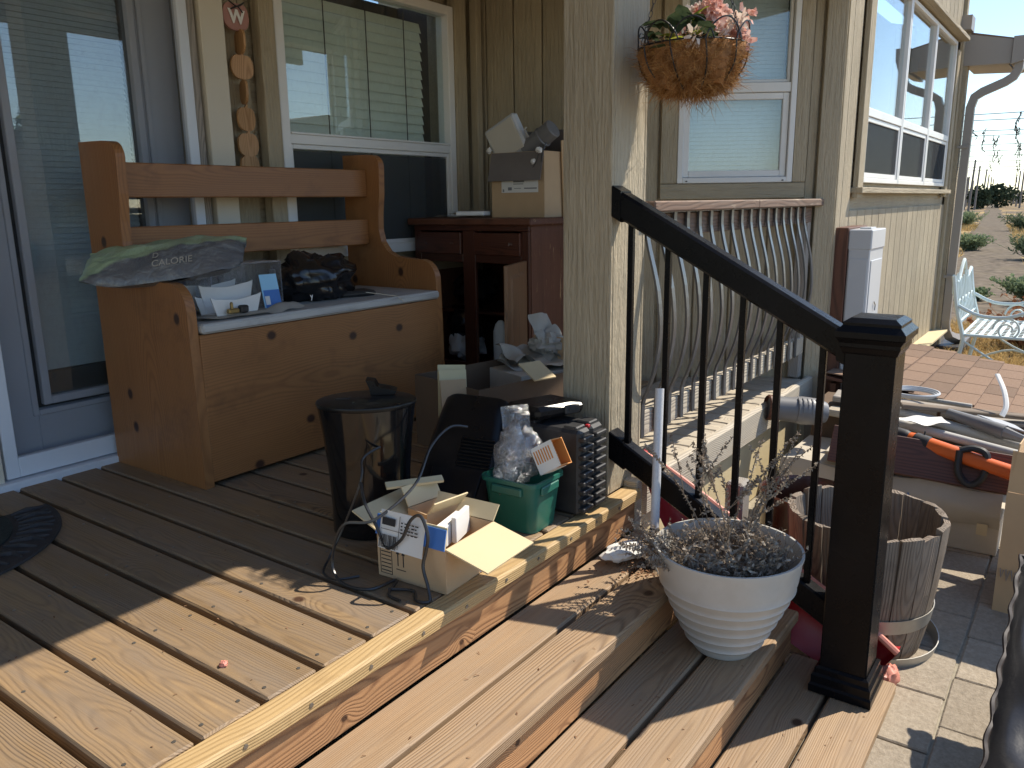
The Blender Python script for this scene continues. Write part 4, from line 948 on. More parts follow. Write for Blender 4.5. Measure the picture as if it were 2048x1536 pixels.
Mp = frame((1.655, 2.745, .805), (.62, -.76, .12), (.62, .48, .46))
def pil(sgn_):
    def f(u, v):
        x = (u-.5)*2; y = (v-.5)*2
        th = .055*((1-abs(x)**2.6)*(1-abs(y)**2.2))**.62 if abs(x) < 1 and abs(y) < 1 else 0
        w = 1-.30*abs(x)**3
        p = V(x*.285, y*.125*w, sgn_*th*1.0+.012*nz((x*3, y*3, sgn_), 1.6)+.03*max(0, -x-.3))
        return Mp @ p
    return f
b = MB(); b.grid(pil(1), 26, 16); b.grid(pil(-1), 26, 16); b.build('bag_skin', bag_mat(), pb, M=Mp, smooth=True, recalc=False, angle=180)
Mtx = Mp @ T(.045, -.128, .014) @ RX(R_(62))
textmesh('lettering', 'CALORIE', .036, Mp @ T(.055, -.078, .0475) @ RX(R_(26)), M_paperg, pb)
textmesh('lettering', 'D', .032, Mp @ T(-.005, -.045, .060) @ RX(R_(16)), M_paperg, pb)
tu = thing('clear_tub', (1.96, 2.78, .60), 'clear plastic tub on its side with white trays on the bench seat', 'tub')
b = MB(); Mq = T(1.97, 2.79, .599)
for (c, d) in (((0, .08, .09), (.33, .003, .18)), ((.165, 0, .09), (.003, .16, .18)), ((0, 0, .002), (.33, .16, .003)), ((0, 0, .18), (.33, .16, .003)), ((-.165, 0, .09), (.003, .16, .18))): b.box(c, d, 0, Mq)
b.build('tub_wall', M_film2, tu)
b = MB(); b.tube([Mq @ V(*p) for p in ((-.165, -.08, .004), (.165, -.08, .004), (.165, -.08, .182), (-.165, -.08, .182))], .005, 6, closed=True); b.build('tub_rim', M_film2, tu)
b = MB(); b.box((.170, -.02, .12), (.006, .04, .05), .004, Mq); b.box((.170, -.02, .06), (.006, .035, .06), .004, Mq); b.build('tub_latch', M_paper, tu)
tr_ = thing('paper_tray', (1.86, 2.66, .60), 'stacked white paper trays on the bench seat before the tub', 'tray')
for k, (x, y, z, w, h, dep) in enumerate(((1.84, 2.655, .60, .23, .075, .10), (1.87, 2.76, .61, .25, .105, .11))):
    b = MB(); pr = [(-w/2, h), (-w/2+.02, h-.008), (0, h-.018), (w/2-.02, h-.006), (w/2, h), (w/2-.025, .0), (-w/2+.025, .0)]
    b.prism(pr, .004, frame((x, y-dep/2, z), (1, .05, 0), (0, 0, 1))); b.prism(pr, .004, frame((x, y+dep/2, z), (1, .05, 0), (0, 0, 1))); b.box((x, y, z+.003), (w-.05, dep, .003)); b.build('tray_wall', M_paper, tr_)
bro = thing('brochure', (2.045, 2.665, .60), 'blue and white folded brochure leaning on the clear tub', 'brochure')
Mb_ = frame((2.045, 2.668, .668), (.98, -.15, 0), (.05, .25, 1)); b = MB(); b.box((0, 0, 0), (.075, .135, .002), 0, Mb_); b.build('cover', M_blueL, bro)
print_rects(bro, Mb_ @ T(0, 0, .0015 if Mb_.col[2].y < 0 else -.0015), [(-.032, -.067, .037, .004)], M_blue, 'print'); print_rects(bro, Mb_ @ T(0, 0, .0022 if Mb_.col[2].y < 0 else -.0022), [(-.03, -.055, -.010, -.02)], M_paper, 'print')
b = sheet(.26, .10, T(1.80, 2.585, .607) @ RZ(R_(-4)), .006, seed=31); o = b.build('paper_sheet', M_cardgray, smooth=True); tag(o, 'creased grey paper on the bench seat under the brass fitting', 'paper')
b = sheet(.19, .07, T(2.02, 2.575, .609) @ RZ(R_(8)) @ RX(R_(5)), .012, seed=33); o = b.build('paper_sheet', M_paperg, smooth=True); tag(o, 'curled paper strip on the bench seat below the brochure', 'paper')
bf = thing('brass_fitting', (1.80, 2.57, .612), 'small brass valve fitting on the bench seat', 'fitting')
M_brass = plain('dull_brass', (.35, .26, .11), .4, metal=.8)
b = MB(); b.box((1.80, 2.575, .622), (.045, .022, .018), .004); b.lathe([(.006, .63), (.006, .65), (.003, .655)], 8, T(1.795, 2.575, 0)); b.build('fitting_body', M_brass, bf)
b = MB(); b.box((1.845, 2.575, .625), (.035, .03, .028), .006); b.build('fitting_knob', M_matt, bf)
b = crumple((2.345, 2.76, .685), (.19, .13, .11), .32, 2.8, 22, 7, flatz=.600); o = b.build('bin_bag', M_bagblack, smooth=True, angle=180); tag(o, 'crumpled shiny black bag heaped on the bench seat', 'bag')
b = MB(); b.box((2.19, 2.630, .632), (.055, .002, .018), 0, T(2.19, 2.63, .632) @ RX(R_(-12)) @ T(-2.19, -2.63, -.632)); 
M = T(2.52, 2.70, .613) @ RZ(R_(-18)); b = MB(); b.box((0, 0, 0), (.17, .12, .024), .009, M); o = b.build('remote_case', M_matt); tag(o, 'flat black case next to the black bag on the bench seat', 'case')
b = MB(); b.tube([(2.50, 2.60, .622), (2.58, 2.49, .604), (2.60, 2.47, .58)], .0018, 5); o = b.build('straw_stem', M_twine); tag(o, 'single pale straw hanging over the bench seat edge', 'straw')
textmesh('lettering', 'y', .035, frame((2.20, 2.6065, .635), (1, 0, 0), (0, .2, 1)), M_paper, bpy.data.objects['bin_bag.002'])

# ------------------------------------------------------------------ wooden ornament string
on = thing('apple_string', (2.357, 3.15, 1.8), 'string of wooden apple shapes with W plaque hanging between door and window', 'ornament')
def appleshape(r, asp=1.0): return [(r*asp*(abs(math.cos(a))**.78)*(1 if math.cos(a) > 0 else -1), r*(abs(math.sin(a))**.8)*(1 if math.sin(a) > 0 else -1)*(1-.10*math.exp(-((a-math.pi/2)/.35)**2))) for a in [2*math.pi*i/28 for i in range(28)]]
for (z, rz) in ((1.70, 74), (1.597, 0), (1.492, 68), (1.378, 14), (1.268, 6), (1.172, 10)):
    M = T(2.357, 3.150, z) @ RZ(R_(rz)) @ RX(R_(90)); b = MB(); b.prism(appleshape(.052, 1.10), .010, M); b.prism([(-.008, .045), (.010, .045), (.014, .064), (.004, .062)], .008, M); a_ = b.build('apple', M_apple, on, M=M @ RZ(R_(90)))
b = MB(); b.tube([(2.357, 3.150, 1.95), (2.357, 3.150, 1.12)], .0016, 5); b.build('cord', M_cable, on)
M_plq = plain('pink_wash_paint', (.40, .20, .17), .6, var=.15)
M = T(2.342, 3.148, 1.800) @ RX(R_(90)); b = MB(); b.prism(appleshape(.058, 1.12), .012, M); b.build('plaque', M_plq, on, M=M)
textmesh('letter', 'W', .075, T(2.342, 3.138, 1.795) @ RX(R_(90)), M_paper, on, ext=.001, bold=.003)
b = MB(); b.tube(bez([(2.30, 3.136, 1.86), (2.342, 3.130, 1.838), (2.385, 3.136, 1.862), (2.342, 3.130, 1.838), (2.31, 3.136, 1.822), (2.342, 3.130, 1.838), (2.372, 3.136, 1.818)], 4), .0028, 5); b.build('bow', M_mat, on)
b = MB(); b.tube(bez([(4.018, 3.13, 2.35), (4.022, 3.125, 1.95), (4.02, 3.13, 1.6), (4.024, 3.118, 1.3), (4.018, 3.122, 1.05), (4.01, 3.11, .94)], 6), .0032, 5); o = b.build('pale_string', M_twine, smooth=True); tag(o, 'long pale cord hanging down the dark corner above the cabinet', 'cord')

# ================================================================== HANGING BASKET
M_coir = plain('coir_fibre', (.30, .145, .055), .95, var=.35, vs=24, bump=1.0, bsc=90)
M_coirf = leaf_mat('coir_strand', (.16, .06, .018), (.56, .33, .14), .2)
M_wire = plain('black_wire', (.012, .012, .013), .4)
M_leafd = leaf_mat('dark_leaf', (.035, .055, .03), (.085, .115, .06), .25)
M_leafy = leaf_mat('yellow_leaf', (.30, .36, .04), (.55, .58, .10), .4)
M_petal = leaf_mat('pink_petal', (.60, .27, .22), (.82, .62, .54), .35)
M_petalw = leaf_mat('pale_petal', (.75, .60, .50), (.85, .76, .66), .35)
hb = thing('hanging_basket', (2.50, 1.10, 1.33), 'hanging coir basket of pink flowers beside the porch post', 'hanging basket')
BX, BY = 2.50, 1.10
b = MB()
prof = [(.02, 1.330), (.085, 1.338), (.120, 1.358), (.140, 1.395), (.150, 1.435), (.153, 1.462), (.142, 1.468), (.132, 1.45), (.0, 1.43)]
b.lathe(prof, 48, T(BX, BY, 0), cap0=True, cap1=False, fn=lambda a, z: 1+.05*math.sin(3*a+1)+.05*math.sin(7*a+z*30)+.035*math.sin(13*a+z*20))
for p in b.v: q = nz(p, 22); p.z += .026*q+(.018*nz(p, 14, (3, 3, 3)) if p.z < 1.40 else 0); p.x += .014*nz(p, 24, (5, 0, 0)); p.y += .014*nz(p, 24, (0, 9, 0))
b.build('coir_liner', M_coir, hb, smooth=True, angle=180)
b = MB(); rr = random.Random(3)
for k in range(9000):
    a = rr.uniform(0, 2*math.pi); u = rr.random(); i = min(int(u*5), 4); f = u*5-i
    r = prof[i][0]*(1-f)+prof[i+1][0]*f; z = prof[i][1]*(1-f)+prof[i+1][1]*f
    p = V(BX+r*math.cos(a), BY+r*math.sin(a), z); d = V(rr.gauss(0, 1)+math.cos(a)*.6, rr.gauss(0, 1)+math.sin(a)*.6, rr.gauss(0, 1)-.1).normalized()
    L = (rr.uniform(.012, .04) if rr.random() < .88 else rr.uniform(.04, .08))*(1.5 if z < 1.36 else 1); w = d.cross(V(rr.gauss(0, 1), rr.gauss(0, 1), rr.gauss(0, 1))).normalized()*.0007
    e = p+d*L*.55; e2 = e+(d+V(rr.gauss(0, .5), rr.gauss(0, .5), rr.gauss(0, .5))).normalized()*L*.45
    b.add([p-w, p+w, e+w, e-w, e2], [(0, 1, 2, 3), (3, 2, 4)])
o = b.build('coir_strands', M_coirf, hb, recalc=False); o['kind'] = 'stuff'
def ring(r, z, n=40): return [(BX+r*math.cos(2*math.pi*k/n), BY+r*math.sin(2*math.pi*k/n), z) for k in range(n)]
b = MB(); b.tube(ring(.165, 1.462), .0026, 6, closed=True); b.build('wire_ring', M_wire, hb, smooth=True)
for k in range(10):
    a0 = 2*math.pi*k/10; a1 = a0+2*math.pi*1.25/10; pts = []
    for i in range(17):
        t = i/16; a = a0+(a1-a0)*t
        s = math.sin(math.pi*t); z = 1.462+.06*s**.7; pts.append((BX+.168*math.cos(a), BY+.168*math.sin(a), z))
    lo = []
    for i in range(9):
        t = i/8; z = 1.462-.13*t; r = .168-.005*t-.08*t**3; lo.append((BX+r*math.cos(a0+.12*t), BY+r*math.sin(a0+.12*t), z))
    b = MB(); b.tube(list(reversed(lo))+pts[1:], .0024, 6); b.build('wire_loop', M_wire, hb, smooth=True)
for k in range(3):
    a = 2*math.pi*k/3+2.4; p0 = V(BX+.166*math.cos(a), BY+.166*math.sin(a), 1.466); p1 = V(BX, BY, 2.06)
    b = MB(); n = 30
    for i in range(n):
        c = p0.lerp(p1, (i+.5)/n); d = (p1-p0).normalized(); u = d.cross(V(0, 0, 1)).normalized() if i % 2 else d.cross(d.cross(V(0, 0, 1))).normalized()
        b.tube([c+d*.012*math.cos(q)+u*.005*math.sin(q) for q in [2*math.pi*j/8 for j in range(8)]], .0013, 4, closed=True)
    b.build('chain', M_wire, hb)
b = MB(); b.tube([(BX, BY, 2.06), (BX, BY, 2.10), (BX, BY+.03, 2.14), (BX, BY+.01, 2.17), (BX, BY, 2.36)], .003, 6); b.build('hook', M_wire, hb)
def petal(b, c, d, up, L, W, rr, bend=.3):
    d = d.normalized(); s = d.cross(up).normalized(); n = s.cross(d)
    p = [c, c+d*L*.45-s*W+n*L*.05, c+d*L*.45+s*W+n*L*.05, c+d*L-s*W*.55-n*L*bend, c+d*L+s*W*.55-n*L*bend]
    b.add(p, [(0, 1, 2), (1, 3, 4, 2)])
def rdir(rr, zb=.3): return V(rr.gauss(0, 1), rr.gauss(0, 1), rr.gauss(0, 1)+zb).normalized()
rr = random.Random(11)
for k in range(44):        # flower heads
    a = rr.uniform(-2.6, 1.3); r = rr.uniform(.02, .13); c = V(BX+.03+r*math.cos(a), BY-.02+r*math.sin(a), rr.uniform(1.475, 1.60)-r*.35)
    if k < 3: a = (-2.7, -1.4, -.3)[k]; c = V(BX+.150*math.cos(a), BY+.150*math.sin(a), 1.470)
    b = MB()
    for i in range(26):
        d = rdir(rr, .3); petal(b, c+d*.012, d, rdir(rr), rr.uniform(.016, .032), rr.uniform(.005, .010), rr)
    b.build('flower', M_petal if rr.random() < .55 else M_petalw, hb, recalc=False)
for k in range(46):        # leaves
    a = rr.uniform(1.6, 4.4) if k < 40 else rr.uniform(0, 6.28); r = rr.uniform(.03, .15); c = V(BX+r*math.cos(a), BY+r*math.sin(a), rr.uniform(1.43, 1.52))
    d = V(math.cos(a)*.5+rr.gauss(0, .4), math.sin(a)*.5+rr.gauss(0, .4), rr.uniform(.2, 1)).normalized(); L = rr.uniform(.045, .08); W = L*.36
    s = d.cross(V(0, 0, 1)).normalized(); n = s.cross(d); b = MB()
    P = [c, c+d*L*.35-s*W+n*.008, c+d*L*.35, c+d*L*.35+s*W+n*.008, c+d*L*.75-s*W*.7-n*.004, c+d*L*.72-n*.008, c+d*L*.75+s*W*.7-n*.004, c+d*L-n*.02]
    b.add(P, [(0, 2, 1), (0, 3, 2), (1, 2, 5, 4), (2, 3, 6, 5), (4, 5, 7), (5, 6, 7)]); b.build('leaf', M_leafy if k % 7 == 3 else M_leafd, hb, recalc=False)

# ================================================================== RIBBED POT WITH DRY PLANT
pot = thing('ribbed_pot', (2.125, .775, -.30), 'large pale ribbed plant pot with dead plant on the steps', 'plant pot')
PX, PY = 2.125, .772
prof = [(.086, -.299), (.092, -.29)]
nr = 6
for k in range(nr):
    z0 = -.29+.21*k/nr; z1 = -.29+.21*(k+1)/nr; r0 = .092+.102*(k/nr)**.85; r1 = .092+.102*((k+1)/nr)**.85
    prof += [(r0+.0035, z0+(z1-z0)*.2), (r0+.0075, z0+(z1-z0)*.45), (r1+.0015, z0+(z1-z0)*.8), (r1-.0005, z1)]
prof += [(.199, -.06), (.203, -.03), (.207, .0), (.211, .012), (.211, .020), (.204, .020), (.197, .0), (.185, -.06), (.175, -.075)]
b = MB(); b.lathe(prof, 64, T(PX, PY, 0), cap0=True, cap1=False); b.build('pot_shell', M_potw, pot, smooth=True, angle=50)
b = MB(); b.ball((0, 0, 0), (.176, .176, .02), 24, 8, M=T(PX, PY, -.078)); b.build('potting_soil', M_soil, pot, smooth=True)
dp = thing('dead_plant', (PX, PY, -.07), 'dry brown dead plant with seed spikes in the ribbed pot', 'plant')
M_dry = leaf_mat('dry_stem', (.15, .11, .08), (.34, .27, .20), .1); M_dryl = leaf_mat('dry_leaf', (.17, .13, .10), (.46, .40, .33), .2)
rr = random.Random(21)
bs = MB(); bl = MB()
def spike(p, d, L, r, pods):
    pts = [p]; q = p.copy(); dd = d.copy(); n = 7
    for i in range(n): dd = (dd+V(rr.gauss(0, .10), rr.gauss(0, .10), rr.gauss(0, .05))).normalized(); q = q+dd*L/n; pts.append(q.copy())
    bs.tube(pts, [r*(1-.6*i/n) for i in range(n+1)], 4)
    for k in range(pods):
        t = .35+.65*k/max(pods, 1); i = min(int(t*n), n-1); f = t*n-i; c = pts[i].lerp(pts[i+1], f)
        for q2 in range(3):
            e = rdir(rr, 0); petal(bl, c, e, rdir(rr), rr.uniform(.006, .012), rr.uniform(.002, .004), rr)
    return pts
for (dx, dy, dz, L) in ((.30, -.10, 1, .42), (.42, .05, .9, .46), (.10, .25, 1, .40), (.05, .35, .9, .44), (.55, -.25, .75, .44), (-.05, .1, 1, .34), (.6, -.45, .55, .42), (.2, .0, 1, .38), (.75, -.3, .5, .36), (.5, .1, .7, .46)):
    pts = spike(V(PX+rr.uniform(-.05, .05), PY+rr.uniform(-.04, .04), -.06), V(dx, dy, dz).normalized(), L, .0026, 26)
    for j in range(2): spike(pts[4], V(dx+rr.gauss(0, .35), dy+rr.gauss(0, .35), .7).normalized(), L*.42, .0016, 18)
for k in range(1250):
    a = rr.uniform(0, 6.28); r = .165*math.sqrt(rr.random()); p = V(PX+r*math.cos(a), PY+r*math.sin(a), -.07+rr.random()*.03)
    d = V(math.cos(a)*.5+rr.gauss(0, .5), math.sin(a)*.5+rr.gauss(0, .5), rr.uniform(.15, .9)).normalized(); L = rr.uniform(.05, .15)
    q = p+d*L*.5; d2 = (d+V(rr.gauss(0, .5), rr.gauss(0, .5), rr.gauss(-.1, .4))).normalized(); q2 = q+d2*L*.5
    if (V(q2.x-PX, q2.y-PY, 0).length > .178 and q2.z < .04) or V(q.x-PX, q.y-PY, 0).length > .178: continue
    bs.tube([p, q, q2], [.0013, .001, .0006], 3)
    for j in range(6):
        c = p.lerp(q, rr.random()) if j < 2 else q.lerp(q2, rr.random()); petal(bl, c, rdir(rr, .2), rdir(rr), rr.uniform(.010, .026), rr.uniform(.002, .005), rr)
for k in range(34):      # spill over the left rim
    a = rr.uniform(1.75, 2.65); p = V(PX+.15*math.cos(a), PY+.15*math.sin(a), -.03); d = V(math.cos(a)+rr.gauss(0, .35), math.sin(a)+rr.gauss(0, .35), rr.uniform(.15, .8)).normalized()
    pts = spike(p, d, rr.uniform(.08, .20), .0012, 12)
o = bs.build('dry_stems', M_dry, dp, recalc=False); o['kind'] = 'stuff'
o = bl.build('dry_leaves', M_dryl, dp, recalc=False); o['kind'] = 'stuff'

# ================================================================== POLE, PAPER, LITTER ON THE STEPS
M_pole_w = plain('speckled_white_pole', (.66, .67, .70), .35, var=.18, vs=60, dirt=(.25, .24, .24), dsc=60, damt=.5)
br = thing('broom', (2.25, 1.06, -.15), 'white speckled broom pole standing against the stair railing', 'broom')
P0, P1 = V(2.205, 1.045, -.13), V(2.322, 1.095, .41)
b = MB(); b.tube([P0, P1], .0145, 12); b.build('broom_pole', M_pole_w, br, smooth=True)
b = MB(); b.lathe([(.0148, 0), (.017, .004), (.017, .10), (.0152, .105)], 12, T(*P0) @ (P1-P0).to_track_quat('Z', 'Y').to_matrix().to_4x4(), cap0=False, cap1=False); b.build('broom_collar', M_matt, br)
b = MB()
for k in range(120):
    x = rr.uniform(-.05, .05); y = rr.uniform(-.015, .015); p = P0+V(x*.6, y, .01); e = V(p.x+x*.35, p.y+y+rr.gauss(0, .006), -.149)
    b.tube([p, e], [.0016, .001], 3)
b.build('bristles', M_matt, br, kind='stuff')
b = MB(); b.box((0, 0, 0), (.075, .034, .026), .008, T(P0.x, P0.y, P0.z)); b.build('broom_head', M_matt, br)
b = crumple((2.19, 1.14, -.115), (.085, .040, .026), .30, 2.0, 14, 41, M=T(2.19, 1.14, -.115) @ RZ(R_(-28)) @ T(-2.19, -1.14, .115), flatz=-.149); o = b.build('crumpled_paper', M_paper, smooth=True); tag(o, 'crumpled white paper scrap on the top step near the broom', 'paper')
M_litter = leaf_mat('leaf_litter', (.12, .055, .03), (.34, .20, .12), .1)
b = MB()
for k in range(520):
    x = rr.gauss(2.25, .09); y = rr.gauss(1.06, .055); z = -.148
    if not (.94 < y < 1.23 and x < 2.45): continue
    petal(b, V(x, y, z+rr.random()*.006), rdir(rr, 0)*V(1, 1, .3).length, V(0, 0, 1), rr.uniform(.006, .016), rr.uniform(.002, .005), rr)
for k in range(60):
    x = rr.uniform(.9, 2.3); s_ = rr.choice((0, 1, 2)); z = (-.148, -.298, -.448)[s_]; y = rr.uniform((.95, .67, .37)[s_], (1.22, .93, .64)[s_])
    petal(b, V(x, y, z), V(rr.gauss(0, 1), rr.gauss(0, 1), .05), V(0, 0, 1), rr.uniform(.006, .02), rr.uniform(.001, .002), rr)
for k in range(70): petal(b, V(rr.uniform(.5, 1.8), rr.uniform(1.32, 2.4), .0015), V(rr.gauss(0, 1), rr.gauss(0, 1), .05), V(0, 0, 1), rr.uniform(.004, .010), rr.uniform(.001, .002), rr)
o = b.build('leaf_litter', M_litter, recalc=False); o['kind'] = 'stuff'; o['label'] = 'dry leaf crumbs scattered on the steps and deck'
b = crumple((.925, 1.475, .004), (.009, .009, .007), .5, 4, 8, 3); o = b.build('orange_scrap', M_pink, smooth=True); tag(o, 'tiny orange scrap on the sunny deck near the border', 'scrap')

# ================================================================== RED SLED BESIDE THE STEPS
sl = thing('red_sled', (2.53, .8, -.4), 'red plastic sled standing on edge behind the bottom rail', 'sled')
def sledf(o_):
    def f(u, v):
        y = 1.26-u*.90; zt_ = .135-u*.50; h = .30-.05*u
        x = 2.515+.05*math.sin(math.pi*v)+o_ + .012*math.sin(u*14)*v*(1-v)
        tip = (1-abs(2*u-1)**5)
        return V(x, y, zt_-h*(1-v)*tip-.02*(1-tip))
    return f
b = MB(); b.grid(sledf(0), 24, 10); b.grid(sledf(.006), 24, 10); b.build('sled_tub', M_red, sl, smooth=True, recalc=False)
b = MB(); b.tube([sledf(.003)(i/24, 1.0)+V(.0, 0, .004) for i in range(25)], .011, 8); b.build('sled_rim', M_pink, sl, smooth=True)
b = crumple((2.515, .375, -.462), (.05, .028, .03), .3, 2.2, 12, 17, flatz=-.487); o = b.build('red_rag', M_pink, smooth=True); tag(o, 'faded red rag at the foot of the black newel', 'rag')

# ================================================================== HALF BARREL
ba = thing('half_barrel', (2.78, .53, GZ), 'weathered grey wooden half barrel with loose bottom hoop', 'barrel')
CX, CY = 2.785, .535
ns = 20
for k in range(ns):
    a0 = 2*math.pi*k/ns; a1 = 2*math.pi*(k+1)/ns-.020; zt2 = -.035+rr.uniform(-.010, .008); lean = rr.uniform(-.004, .006)
    rings_ = [(.200, GZ+.002), (.218, -.40), (.236, -.25), (.247+lean*.5, -.12), (.252+lean, zt2)]
    vs = []
    for (r, z) in rings_:
        for (ra, aa) in ((r, a0), (r, (a0+a1)/2), (r, a1), (r-.020, a1), (r-.020, (a0+a1)/2), (r-.020, a0)):
            vs.append((CX+ra*math.cos(aa), CY+ra*math.sin(aa), z+(rr.uniform(-.006, .006) if z == zt2 else 0)))
    fs = [(i*6+q, i*6+(q+1) % 6, i*6+6+(q+1) % 6, i*6+6+q) for i in range(4) for q in range(6)]+[(5, 4, 3, 2, 1, 0), tuple(24+q for q in range(6))]
    am = (a0+a1)/2; Mv = frame((CX+.23*math.cos(am), CY+.23*math.sin(am), -.25), (0, 0, 1), (-math.sin(am), math.cos(am), 0))
    b = MB(); b.add(vs, fs); b.build('stave', M_stave, ba, M=Mv)
b = MB(); b.lathe([(.17, -.30), (0, -.29)], 24, T(CX, CY, 0), cap0=False, cap1=False); b.build('barrel_soil', M_soil, ba)
def hoop(r0, r1, z0, z1, nm, M):
    b = MB(); n = 48
    vs = [(r0*math.cos(2*math.pi*k/n), r0*math.sin(2*math.pi*k/n), z0) for k in range(n)]+[(r1*math.cos(2*math.pi*k/n), r1*math.sin(2*math.pi*k/n), z1) for k in range(n)]+[((r1-.003)*math.cos(2*math.pi*k/n), (r1-.003)*math.sin(2*math.pi*k/n), z1) for k in range(n)]+[((r0-.003)*math.cos(2*math.pi*k/n), (r0-.003)*math.sin(2*math.pi*k/n), z0) for k in range(n)]
    fs = [(q*n+k, q*n+(k+1) % n, ((q+1) % 4)*n+(k+1) % n, ((q+1) % 4)*n+k) for q in range(4) for k in range(n)]
    b.add(vs, fs, M); return b.build(nm, M_steel, ba, smooth=True)
hoop(.2245, .2325, -.375, -.325, 'hoop', T(CX, CY, 0)); hoop(.228, .236, -.048, -.004, 'loose_hoop', T(CX+.012, CY-.02, GZ+.052) @ RX(R_(3)) @ RY(R_(-2)))
# brown glazed pot behind
bpot = thing('brown_pot', (3.10, .82, GZ), 'dark brown glazed round pot behind the half barrel', 'plant pot')
M_glaze = plain('brown_glaze', (.055, .018, .010), .25, var=.3, vs=5)
b = MB(); b.lathe([(.13, GZ+.001), (.155, -.40), (.172, -.25), (.172, -.16), (.178, -.145), (.18, -.12), (.170, -.115), (.162, -.13), (.155, -.25), (.12, -.42)], 40, T(3.10, .82, 0)); b.build('pot_shell', M_glaze, bpot, smooth=True)
b = MB(); b.lathe([(.15, -.30), (0, -.295)], 24, T(3.10, .82, 0), cap0=False, cap1=False); b.build('potting_soil', M_soil, bpot)
stk = thing('weathered_stake', (2.80, .98, GZ), 'short grey weathered post behind the dead plant', 'post')
board('stake', M_gray, stk, (2.88, 1.02, -.27), .44, .09, .07, VZX, .01)

# ================================================================== LONG FLAT CARTON WITH BOARDS AND TOOLS
lc = thing('long_carton', (3.95, .70, GZ), 'long flat grey cardboard carton on the pavers with blue lettering', 'box')
Mc_ = T(3.97, .68, GZ)
b = MB(); b.box((0, -.02, .075), (.44, .92, .148), .003, Mc_); b.box((.01, -.01, .215), (.45, .90, .128), .003, Mc_); b.build('carton_body', M_cardgray, lc)
b = MB(); b.grid(lambda u, v: Mc_ @ V(-.232-.03*math.sin(math.pi*v)*(.3+u)-.006, .44-.92*u, .285-.16*v+.02*nz((u*5, v*3, 0), 1.0)), 20, 8); b.build('torn_flap', M_cardgray, lc, smooth=True)
Mpr = Mc_ @ frame((-.262, 0, 0), (0, -1, 0), (0, 0, 1))
textmesh('lettering', '\u4e0a', .05, Mpr @ T(.13, .205, .004), M_blue, lc); 
print_rects(lc, Mpr @ T(0, 0, .004), [(.115, .200, .150, .206), (.127, .185, .133, .225), (.133, .212, .148, .217), (.112, .184, .152, .189)], M_blue, 'lettering')
print_rects(lc, Mpr @ T(0, 0, .003), [(.19, .20, .225, .212), (.19, .165, .24, .19), (.0, .19, .05, .215), (.40, .10, .44, .15)], M_cardin, 'print')
hw = thing('loose_plank', (3.80, .62, -.2), 'red brown wooden plank lying across the long carton', 'plank')
board('plank', M_brown, hw, (3.76, .42, -.120), .95, .17, .020, ((.10, -1, -.06), (.55, 0, 1)), .003)
board('plank', M_cardgray, hw, (3.92, .44, -.150), .98, .30, .016, ((.06, -1, 0), (1, 0, 0)), .003)
for (c_, L_, W_, T_, ax_, mt_, lb_) in (((4.30, .50, -.02), 1.05, .12, .03, ((.05, -1, -.04), (1, 0, .1)), M_gray, 'grey weathered board at the back of the tool pile'), ((4.12, .55, -.07), .95, .09, .035, ((-.10, -1, -.03), (1, 0, 0)), M_gray2, 'pale weathered board in the middle of the tool pile'), ((4.22, .35, .015), .7, .06, .02, ((.35, -1, -.05), (1, .3, 0)), M_stave, 'short dark slat lying crosswise on the tool pile'), ((4.38, .62, -.19), 1.0, .30, .30, ((.02, -1, 0), (1, 0, 0)), M_carddark, 'dark carton under the boards beside the shingled cover')):
    o = board('loose_board' if L_ < 1 or W_ < .2 else 'dark_carton', mt_, None, c_, L_, W_, T_, ax_, .004); tag(o, lb_, 'board' if W_ < .2 else 'box')
def pipe(name, a, c, r, label, mat=None, cat='pipe', n=12):
    b = MB(); b.tube([a, ((Vector(a)+Vector(c))/2), c], r, n); o = b.build(name, mat or M_pipe, smooth=True); return tag(o, label, cat)
pipe('grey_pipe', (4.18, .92, .02), (4.02, .05, -.09), .024, 'upper long grey plastic pipe lying over the tool pile')
pipe('grey_pipe', (4.08, .90, -.02), (3.86, .05, -.08), .020, 'lower thin grey plastic pipe lying nearest the orange tool')
pipe('grey_rod', (4.30, .95, .045), (4.26, .40, .03), .012, 'thin pale rod lying behind the grey pipes', M_steel, 'rod')
pipe('dark_rod', (4.02, .80, -.075), (3.84, .10, -.115), .016, 'dark grey rod below the pipes', M_grayp, 'rod')
# orange hedge tool
ot = thing('hedge_trimmer', (3.70, .40, -.1), 'orange pole trimmer with black loop handle on the tool pile', 'trimmer')
a, c = V(3.86, .70, -.035), V(3.66, .02, -.12); d = (c-a)
b = MB(); b.tube([a+d*.16, a+d*.22, a+d*.55, a+d*.62, a+d*1.02], [.028, .034, .032, .030, .034], 10); b.build('tool_body', M_orangeT, ot, smooth=True)
b = MB(); b.tube([a-d*.02, a+d*.0, a+d*.14, a+d*.165], [.018, .030, .034, .030], 10); b.tube([a+d*.20, a+d*.205, a+d*.29, a+d*.295], [.034, .037, .037, .034], 10); b.build('tool_collar', M_matt, ot, smooth=True)
lp_ = a+d*.55; b = MB(); b.tube(bez([lp_+V(-.01, .05, .035), lp_+V(-.03, .045, -.055), lp_+V(-.035, -.0, -.10), lp_+V(-.03, -.045, -.06), lp_+V(-.01, -.05, .03), lp_+V(-.0, 0, .05), lp_+V(-.01, .05, .035)], 5), .015, 8); b.build('loop_handle', M_matt, ot, smooth=True)
b = MB()
for t in (.10, .27): q = a+d*t; b.tube([q+V(.02, .01, .05), q+V(-.01, .01, -.01), q+V(-.05, .015, -.10)], .004, 5)
b.build('hook', M_matt, ot)
sc_ = thing('hose_coil', (4.3, .62, .05), 'flat oval coil of grey wire on the tool pile', 'coil')
b = MB()
